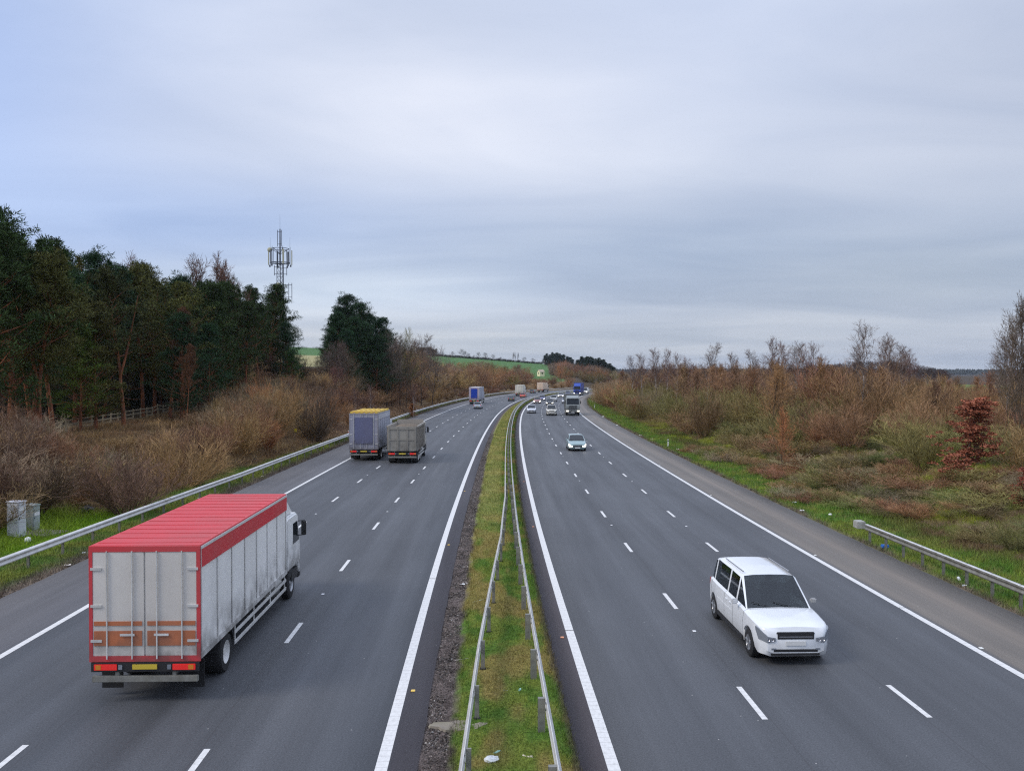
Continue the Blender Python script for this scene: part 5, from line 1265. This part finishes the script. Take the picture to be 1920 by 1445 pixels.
def lorry(label, s, d, toward, L, cabc, bodyc, roofc, rearc, top=3.9, z0=1.05, w=2.5, cabln=1.95, cabtop=2.9, deflector=.7, axles=(), band=None, kind='box', lights=True, gap=.25, group=None, cat='lorry', name='lorry', rear_panel=None, roof_ribs=None, wheelr=.5, beacon=False, stripes=None):
    o = vroot(name, label, cat, group, s+L/2, d, toward); hw = w/2; yb = -L/2; yf = L/2-cabln-gap
    def pc(ob, c): ob.color = (*c, 1); return ob
    ch = MB(); ch.box(-.45, -.28, yb+.1, L/2-.5, .72, .98); ch.box(.28, .45, yb+.1, L/2-.5, .72, .98)
    for y in axles: ch.tube((-hw+.2, y, wheelr), (hw-.2, y, wheelr), .07, n=8)
    ch.box(-.45, .45, yb+.6, yb+.8, .72, .98)
    ch.build('chassis', M['plastic'], o)
    cabin(o, L/2, cabln, w-.04, z0-.05, cabtop, cabc, lights, toward, deflector)
    if kind == 'tipper':
        t = .06; bd = MB()
        bd.box(-hw, hw, yb+.06, yf, z0, z0+.12); bd.box(-hw, -hw+t, yb+.06, yf, z0+.12, top); bd.box(hw-t, hw, yb+.06, yf, z0+.12, top); bd.box(-hw+t, hw-t, yf-t, yf, z0+.12, top+.25)
        B = pc(bd.build('tipper_body', M['panel'], o, .012), bodyc)
        rb = MB()
        for k in range(7):
            y = yb+.3+(yf-yb-.7)*k/6; rb.box(hw+.002, hw+.07, y, y+.12, z0+.1, top-.02); rb.box(-hw-.07, -hw-.002, y, y+.12, z0+.1, top-.02)
        rb.box(hw+.002, hw+.085, yb+.08, yf, top-.14, top+.01); rb.box(-hw-.085, -hw-.002, yb+.08, yf, top-.14, top+.01); pc(rb.build('side_rib', M['panel'], B, .01), tuple(v*.92 for v in bodyc))
        tg = MB(); tg.box(-hw+t, hw-t, yb, yb+.055, z0, top-.05); TG = pc(tg.build('tailgate', M['panel'], o, .01), rearc)
        r2 = MB()
        for x in (-hw+.1, -.4, .4, hw-.2): r2.box(x-.04, x+.10, yb-.05, yb-.003, z0+.02, top-.08)
        r2.box(-hw+.1, hw-.1, yb-.06, yb-.052, top-.3, top-.18); r2.box(-hw+.1, hw-.1, yb-.055, yb-.051, z0+.9, z0+1.0); pc(r2.build('tailgate_rib', M['panel'], TG, .008), tuple(v*.85 for v in rearc))
        ld = MB(); n_ = 9; vs = []
        for i in range(n_):
            for j in range(14): vs.append((-hw+t+.01+(w-2*t-.02)*i/(n_-1), yb+.1+(yf-yb-.3)*j/13, top-.30+.32*math.sin(PI*i/(n_-1))*math.sin(PI*(j+.4)/14)+random.uniform(-.06, .06)))
        ld.add(vs, [(i*14+j, (i+1)*14+j, (i+1)*14+j+1, i*14+j+1) for i in range(n_-1) for j in range(13)]); ld.build('load', mat('spoil_load', (.16, .125, .09), .95, noise=.4, nscale=6), o)
    else:
        bm_ = MB(); bm_.box(-hw, hw, yb+.05, yf, z0, top); B = pc(bm_.build('cargo_body', M['panel'], o, .02), bodyc)
        rf = MB(); rf.box(-hw-.01, hw+.01, yb+.04, yf+.01, top+.002, top+.06); RF = pc(rf.build('roof', M['panel'], B, .015), roofc)
        rr = MB()
        for k in range(int((yf-yb)/.6)): rr.box(-hw+.06, hw-.06, yb+.35+k*.6, yb+.39+k*.6, top+.062, top+.070)
        if roof_ribs:
            rr = MB()
            for x in np.linspace(-hw+.18, hw-.18, 6): rr.box(x-.10, x+.10, yb+.02, yf-.02, top+.062, top+.20)
        pc(rr.build('roof_rib', M['panel'], RF), roof_ribs or tuple(v*.93 for v in roofc))
        if band:
            for sg in (1, -1): pc(MB().box(sg*(hw+.002), sg*(hw+.027), yb+.08, yf-.04, top-.46, top-.04).build('side_band', M['panel'], B), band)
        # side frame, posts, door pair, hinges and lock bars
        fr = MB()
        for sg in (1, -1):
            fr.box(sg*(hw+.003), sg*(hw+.03), yb+.05, yf, z0, z0+.14); fr.box(sg*(hw+.013), sg*(hw+.03), yb+.05, yf, top-.035, top+.03)
            for k in range(int((yf-yb)/1.2)+1):
                y = min(yb+.06+k*1.2, yf-.06); fr.box(sg*(hw+.0135), sg*(hw+.024), y, y+.05, z0+.142, top-.037)
        pc(fr.build('side_frame', M['panel'], B), tuple(v*.75 for v in bodyc))
        for sg in (1, -1):
            D = pc(MB().box(sg*.015, sg*(hw-.07), yb+.01, yb+.046, z0+.08, top-.08).build('rear_door', M['panel'], o, .008), rearc)
            q = MB()
            for x in (.28, .85): q.tube((sg*x, yb-.018, z0+.02), (sg*x, yb-.018, top-.06), .018, n=6)
            for z in (z0+.4, z0+1.2, top-.5): q.box(sg*(hw-.28), sg*(hw-.03), yb-.015, yb+.008, z, z+.06)
            q.box(sg*.22, sg*.55, yb-.035, yb-.02, z0+.55, z0+.60); q.build('lock_bar', M['galv'], D)
        fr = MB(); fr.box(-hw-.01, -hw+.07, yb, yb+.05, z0-.05, top+.05); fr.box(hw-.07, hw+.01, yb, yb+.05, z0-.05, top+.05); fr.box(-hw+.07, hw-.07, yb, yb+.05, top-.08, top+.05); fr.box(-hw+.07, hw-.07, yb, yb+.05, z0-.05, z0+.08)
        pc(fr.build('door_frame', M['panel'], B), roofc)
        if stripes:
            for z, h_ in ((z0+.32, .34), (z0+.78, .10)):
                for sg in (1, -1): pc(MB().box(sg*.06, sg*(hw-.1), yb-.004, yb+.008, z, z+h_).build('rear_stripe', M['panel'], o), stripes)
        if rear_panel: pc(MB().box(-hw*.62, hw*.62, yb-.052, yb-.040, z0+.45, top-.30).build('rear_graphic', M['panel'], o), rear_panel)
    # under-run bar, lights, plate, flaps, guards, tank
    ub = MB(); ub.box(-hw+.05, hw-.05, yb, yb+.09, .48, .62); ub.box(-.7, -.6, yb+.05, yb+.12, .6, .98); ub.box(.6, .7, yb+.05, yb+.12, .6, .98); ub.build('underrun_bar', M['galv_dark'], o, .01)
    bar = MB().box(-hw+.03, hw-.03, yb+.002, yb+.06, .72, .94).build('light_board', M['plastic'], o)
    for sg in (1, -1):
        MB().box(sg*(hw-.62), sg*(hw-.10), yb-.022, yb-.002, .76, .90).build('tail_light', M['tail_on' if lights and not toward else 'tail_off'], bar, .008)
        MB().box(sg*(hw-.26), sg*(hw-.14), yb-.027, yb-.0225, .775, .885).build('indicator', M['amber'], bar, .004)
        MB().box(sg*(hw-.74), sg*(hw-.65), yb-.022, yb-.002, .775, .885).build('reversing_lamp', M['head_off'], bar, .004)
        MB().box(sg*(hw-.55), sg*(hw-.06), yb+.50, yb+.52, .18, .85).build('mud_flap', M['rubber'], o)
        g_ = MB(); g_.box(sg*(hw-.05), sg*(hw-.02), min(axles)+.75, max(axles)-.75, .45, .55); g_.box(sg*(hw-.05), sg*(hw-.02), min(axles)+.75, max(axles)-.75, .72, .82)
        for y in np.linspace(min(axles)+.85, max(axles)-.85, 4): g_.box(sg*(hw-.08), sg*(hw-.052), y, y+.06, .45, z0-.01)
        g_.build('side_guard', M['galv'], o, .006)
        MB().box(sg*(hw+.002), sg*(hw+.016), yb+1.6, yb+1.72, z0-.02, z0+.03).build('marker_lamp', M['tail_off'], o)
    MB().box(-.28, .28, yb-.02, yb-.003, .78, .89).build('number_plate', M['plate_y'], bar)
    MB().tube((hw-.35, max(axles)-1.9, .72), (hw-.35, max(axles)-1.0, .72), .26, n=14).build('fuel_tank', M['galv'], o, .02)
    for y in axles:
        for sg in (1, -1):
            front = y == max(axles)
            wheel(o, sg*(hw-(.17 if front else .30)), y, wheelr, .30 if front else .56, rimc='rim' if front else 'galv')
            ar = MB(); rr = wheelr+.10; pr = [(y+rr*math.cos(t), wheelr+rr*math.sin(t)) for t in np.linspace(.25, PI-.25, 9)]; pr += [(y+(rr+.03)*math.cos(t), wheelr+(rr+.03)*math.sin(t)) for t in np.linspace(PI-.25, .25, 9)]
            if not front and kind != 'x': ar.prism(pr, sg*(hw-.60), sg*(hw-.01)); ar.build('mudguard', M['plastic'], o)
    if beacon:
        for x in (-.7, .7): MB().tube((x, L/2-.9, cabtop+.004), (x, L/2-.9, cabtop+.20), .09, .07, 12).build('beacon', mat('amber_beacon', (.8, .35, .02), .3), o, .01)
    return o

# ---- left carriageway, driving away
lorry('large white box lorry with red roof and red upper side band, nearest vehicle', 20.2, -8.05, False, 10.8, (.80, .80, .79), (.86, .85, .83), (.62, .055, .065), (.70, .66, .61),
      top=3.55, band=(.62, .03, .045), axles=(-3.3, 4.0), cabtop=2.75, deflector=.62, stripes=(.55, .17, .07), z0=1.0)
lorry('grey lorry with yellow slatted roof, in the inside lane next to the beige tipper', 75.5, -11.6, False, 9.6, (.55, .57, .62), (.40, .42, .50), (.28, .27, .30), (.33, .33, .40), top=4.05, axles=(-2.9, 3.4), cabtop=3.0, deflector=.8, band=(.5, .52, .58), rear_panel=(.13, .14, .25), roof_ribs=(.78, .52, .07))
lorry('beige-grey tipper lorry with ribbed tailgate in the middle lane of the left carriageway', 73.2, -8.0, False, 8.4, (.52, .50, .46), (.36, .33, .29), (.3, .3, .3), (.33, .31, .27), top=3.15, kind='tipper', axles=(-3.1, -1.75, 3.0), cabtop=3.1, deflector=.0, beacon=True)
lorry('articulated lorry with bright blue rear panel further along the left carriageway', 214, -11.3, False, 13.0, (.7, .7, .72), (.42, .45, .55), (.72, .70, .72), (.58, .46, .56), top=4.1, axles=(-4.6, -3.3, 5.2), rear_panel=(.015, .06, .45), cabtop=2.9)
lorry('distant white box lorry behind the small red car', 292, -7.6, False, 8.5, (.7, .7, .68), (.78, .75, .66), (.8, .78, .7), (.80, .76, .64), top=3.6, axles=(-2.7, 3.0))
lorry('farthest peach coloured box lorry on the left carriageway', 352, -11.3, False, 9, (.7, .6, .5), (.78, .60, .45), (.8, .7, .6), (.82, .62, .46), top=3.8, axles=(-2.7, 3.2))
car('silver car following the blue backed lorry', 186, -7.9, False, (.50, .54, .60), kind='hatch')
car('dark car in the outer lane of the left carriageway', 238, -4.1, False, (.05, .055, .06), kind='saloon')
car('small red car in front of the distant white lorry', 273, -4.1, False, (.62, .12, .10), kind='hatch')
car('dark car between the two farthest lorries on the left', 330, -9.5, False, (.06, .055, .06), kind='hatch')
# ---- right carriageway, oncoming
car('large white people carrier in the near middle lane, the closest vehicle on the right', 22.3, 7.75, True, (.80, .82, .84), L=5.3, W=1.98, H=1.86, kind='suv', lights=False, name='people_carrier', interior=True)
car('pale teal car with bright headlights, alone in the middle lane', 85, 7.6, True, (.30, .42, .43), L=4.3, W=1.78, H=1.46, kind='hatch')
car('silver-white car in the outer lane level with the cream four by four', 166, 3.9, True, (.66, .68, .74), L=4.5, kind='saloon', lights=False)
car('cream-white four by four with dark bumper in the middle lane', 157, 7.6, True, (.74, .71, .62), L=4.7, W=1.9, H=1.82, kind='suv', lights=False)
car('dark car with headlights on right behind the cream four by four', 209, 7.3, True, (.06, .065, .07), L=4.4, kind='hatch')
car('reddish car with headlights on in the outer lane of the right carriageway', 220, 3.9, True, (.42, .20, .19), L=4.3, kind='hatch')
car('dark blue car half hidden behind the reddish car', 243, 4.0, True, (.20, .20, .36), L=4.4, kind='saloon')
car('white car in the middle lane beyond the dark one', 235, 7.6, True, (.72, .73, .72), L=4.5, kind='suv', H=1.65, lights=False)
car('silver car in the inside lane just behind the dark lorry', 220, 11.0, True, (.50, .52, .56), L=4.4, kind='hatch', lights=False)
car('far white car with headlights on in the middle lane', 276, 7.6, True, (.68, .68, .68), L=4.4, kind='saloon')
car('far dark car beside the blue lorry', 306, 7.4, True, (.05, .06, .12), L=4.4, kind='hatch', lights=False)
car('white van behind the blue lorry at the bend', 326, 11.2, True, (.78, .76, .72), L=5.4, W=2.0, H=2.3, kind='van', cat='van', name='van')
lorry('dark grey lorry with silver front and lit headlights', 157, 11.4, True, 9.5, (.30, .33, .33), (.16, .18, .18), (.14, .15, .16), (.2, .2, .2), top=3.65, axles=(-3.0, 3.3), cabtop=3.2, deflector=.35, cabln=2.1)
lorry('bright blue lorry with headlights on, farther up the inside lane', 300, 11.3, True, 12, (.04, .09, .42), (.06, .09, .36), (.05, .08, .3), (.1, .1, .3), top=4.2, axles=(-4.2, -2.9, 4.6), cabtop=3.3, deflector=.85)
HAZE = 6.5e-5
# ------------------------------------------------------------------ sky, sun, camera
SUN_EL, SUN_AZ = R(42), R(-112)      # azimuth from +Y toward +X
w = bpy.data.worlds.new('World'); sc.world = w; w.use_nodes = True
nt = w.node_tree; nt.nodes.clear(); N = nt.nodes.new; Lk = nt.links.new
def mth(op, a, b=None, c=None):
    n = N('ShaderNodeMath'); n.operation = op
    for i, v in enumerate((a, b, c)):
        if v is None: continue
        if isinstance(v, (int, float)): n.inputs[i].default_value = v
        else: Lk(v, n.inputs[i])
    return n.outputs[0]
def rmp(v, a, b, c, d, t='SMOOTHSTEP'):
    n = N('ShaderNodeMapRange'); n.interpolation_type = t
    for i, q in zip((1, 2, 3, 4), (a, b, c, d)): n.inputs[i].default_value = q
    Lk(v, n.inputs[0]); return n.outputs[0]
def mixc(f, A, B, bl='MIX'):
    n = N('ShaderNodeMix'); n.data_type = 'RGBA'; n.blend_type = bl
    for k, v in (('Factor', f), ('A', A), ('B', B)):
        if isinstance(v, tuple): n.inputs[k].default_value = (*v, 1)
        elif isinstance(v, (int, float)): n.inputs[k].default_value = v
        else: Lk(v, n.inputs[k])
    return n.outputs['Result']
tc = N('ShaderNodeTexCoord'); sp = N('ShaderNodeSeparateXYZ'); Lk(tc.outputs['Generated'], sp.inputs[0])
X, Y, Z = sp.outputs
hl = mth('SQRT', mth('ADD', mth('MULTIPLY', X, X), mth('MULTIPLY', Y, Y)))
el = mth('ARCTAN2', Z, hl); az = mth('ARCTAN2', X, Y)
zc = mth('ADD', mth('MAXIMUM', Z, 0.0), .10)
cx = mth('DIVIDE', X, zc); cy = mth('DIVIDE', Y, zc)
cv = N('ShaderNodeCombineXYZ'); Lk(cx, cv.inputs[0]); Lk(cy, cv.inputs[1])
def cloud(sx, sy, sc_, det, rough, off, dist=0.0):
    mp = N('ShaderNodeMapping'); mp.inputs['Scale'].default_value = (sx, sy, 1); mp.inputs['Location'].default_value = (off, off*.7, off*.3); Lk(cv.outputs[0], mp.inputs[0])
    n = N('ShaderNodeTexNoise'); n.inputs['Scale'].default_value = sc_; n.inputs['Detail'].default_value = det; n.inputs['Roughness'].default_value = rough; n.inputs['Distortion'].default_value = dist
    Lk(mp.outputs[0], n.inputs['Vector']); return n.outputs['Fac']
big = cloud(.30, .42, 1.0, 3, .45, 3.1); mid = cloud(.55, .95, 1.0, 5, .5, 8.4, 1.0); fine = cloud(1.2, 3.2, 1.0, 6, .55, 1.7, .3)
# broad layout of the stratus deck: bright sheet high ahead, blue slot high left, dark slate belt low ahead right
def blob(a0, e0, sa, se):
    u = mth('DIVIDE', mth('SUBTRACT', az, a0), sa); v = mth('DIVIDE', mth('SUBTRACT', el, e0), se)
    return mth('POWER', 2.718, mth('MULTIPLY', mth('ADD', mth('MULTIPLY', u, u), mth('MULTIPLY', v, v)), -1.0))
base = mixc(rmp(el, 0, .45, 0, 1), (.435, .47, .55), (.52, .585, .74))
bright = mth('MULTIPLY', blob(-.12, .33, .34, .15), 1.0)
c = mixc(mth('MULTIPLY', bright, .75), base, (.70, .72, .80))
c = mixc(mth('MULTIPLY', blob(-.62, .24, .21, .26), .75), c, (.335, .46, .77))
c = mixc(mth('MULTIPLY', blob(-.36, .15, .34, .06), .8), c, (.345, .455, .71))
c = mixc(mth('MULTIPLY', blob(.18, .14, .50, .05), .7), c, (.35, .42, .545))
c = mixc(mth('MULTIPLY', blob(.55, .30, .22, .20), .6), c, (.42, .455, .545))
c = mixc(mth('MULTIPLY', blob(-.20, .092, .24, .032), .95), c, (.62, .68, .77))
c = mixc(mth('MULTIPLY', blob(-.05, .035, .35, .022), .7), c, (.56, .585, .62))
c = mixc(mth('MULTIPLY', blob(.45, .10, .20, .04), .5), c, (.34, .39, .46))
tex = mth('ADD', mth('ADD', mth('MULTIPLY', mth('SUBTRACT', big, .5), .60), mth('MULTIPLY', mth('SUBTRACT', mid, .5), .42)), mth('MULTIPLY', mth('SUBTRACT', fine, .5), .07))
c = mixc(1.0, c, rmp(tex, -.3, .3, .66, 1.34, 'LINEAR'), 'MULTIPLY')
tint = mixc(rmp(tex, -.22, .22, 0, 1), (.92, .985, 1.08), (1.02, 1.005, .98)); c = mixc(1.0, c, tint, 'MULTIPLY')
# overcast skies brighten towards the zenith
c = mixc(1.0, c, rmp(el, .45, 1.35, 1.0, 1.9), 'MULTIPLY')
sky = N('ShaderNodeTexSky'); sky.sky_type = 'NISHITA'; sky.sun_disc = False; sky.sun_elevation = SUN_EL; sky.sun_rotation = SUN_AZ; sky.dust_density = 2
b1 = N('ShaderNodeBackground'); Lk(sky.outputs[0], b1.inputs[0]); b1.inputs[1].default_value = .10
b2 = N('ShaderNodeBackground'); Lk(c, b2.inputs[0]); b2.inputs[1].default_value = 1.12
ms = N('ShaderNodeMixShader'); ms.inputs[0].default_value = .9; Lk(b1.outputs[0], ms.inputs[1]); Lk(b2.outputs[0], ms.inputs[2])
out = N('ShaderNodeOutputWorld'); Lk(ms.outputs[0], out.inputs[0])
sl = bpy.data.lights.new('sun', 'SUN'); sl.energy = 1.5; sl.angle = R(20); sl.color = (1, .92, .80)
so = bpy.data.objects.new('sun', sl); COL.objects.link(so)
dv = Vector((math.sin(SUN_AZ)*math.cos(SUN_EL), math.cos(SUN_AZ)*math.cos(SUN_EL), math.sin(SUN_EL)))
so.rotation_euler = dv.to_track_quat('Z', 'Y').to_euler(); so.location = dv*200
hm = bpy.data.materials.new('haze'); hm.use_nodes = True; hn = hm.node_tree; hn.nodes.clear()
pv = hn.nodes.new('ShaderNodeVolumePrincipled'); pv.inputs['Density'].default_value = HAZE; pv.inputs['Color'].default_value = (.70, .80, .92, 1)
ho = hn.nodes.new('ShaderNodeOutputMaterial'); hn.links.new(pv.outputs[0], ho.inputs['Volume'])
tag(MB().box(-6200, 6200, -400, 6200, -14, 75).build('haze', hm), 'thin bluish air haze over the landscape', None, None, 'stuff')
cam = bpy.data.cameras.new('camera'); co = bpy.data.objects.new('camera', cam); COL.objects.link(co); sc.camera = co
cam.sensor_width = 36; cam.lens = 36*1640/1920; cam.clip_end = 20000; cam.clip_start = .1
co.location = (0, 0, 7.55); co.rotation_euler = (R(90)-math.atan(22.5/1640), 0, 0)
sc.cycles.use_denoising = False; sc.cycles.filter_width = 1.2
vs = sc.view_settings; vs.view_transform = 'Standard'; vs.look = 'None'; vs.exposure = .12; vs.gamma = 1
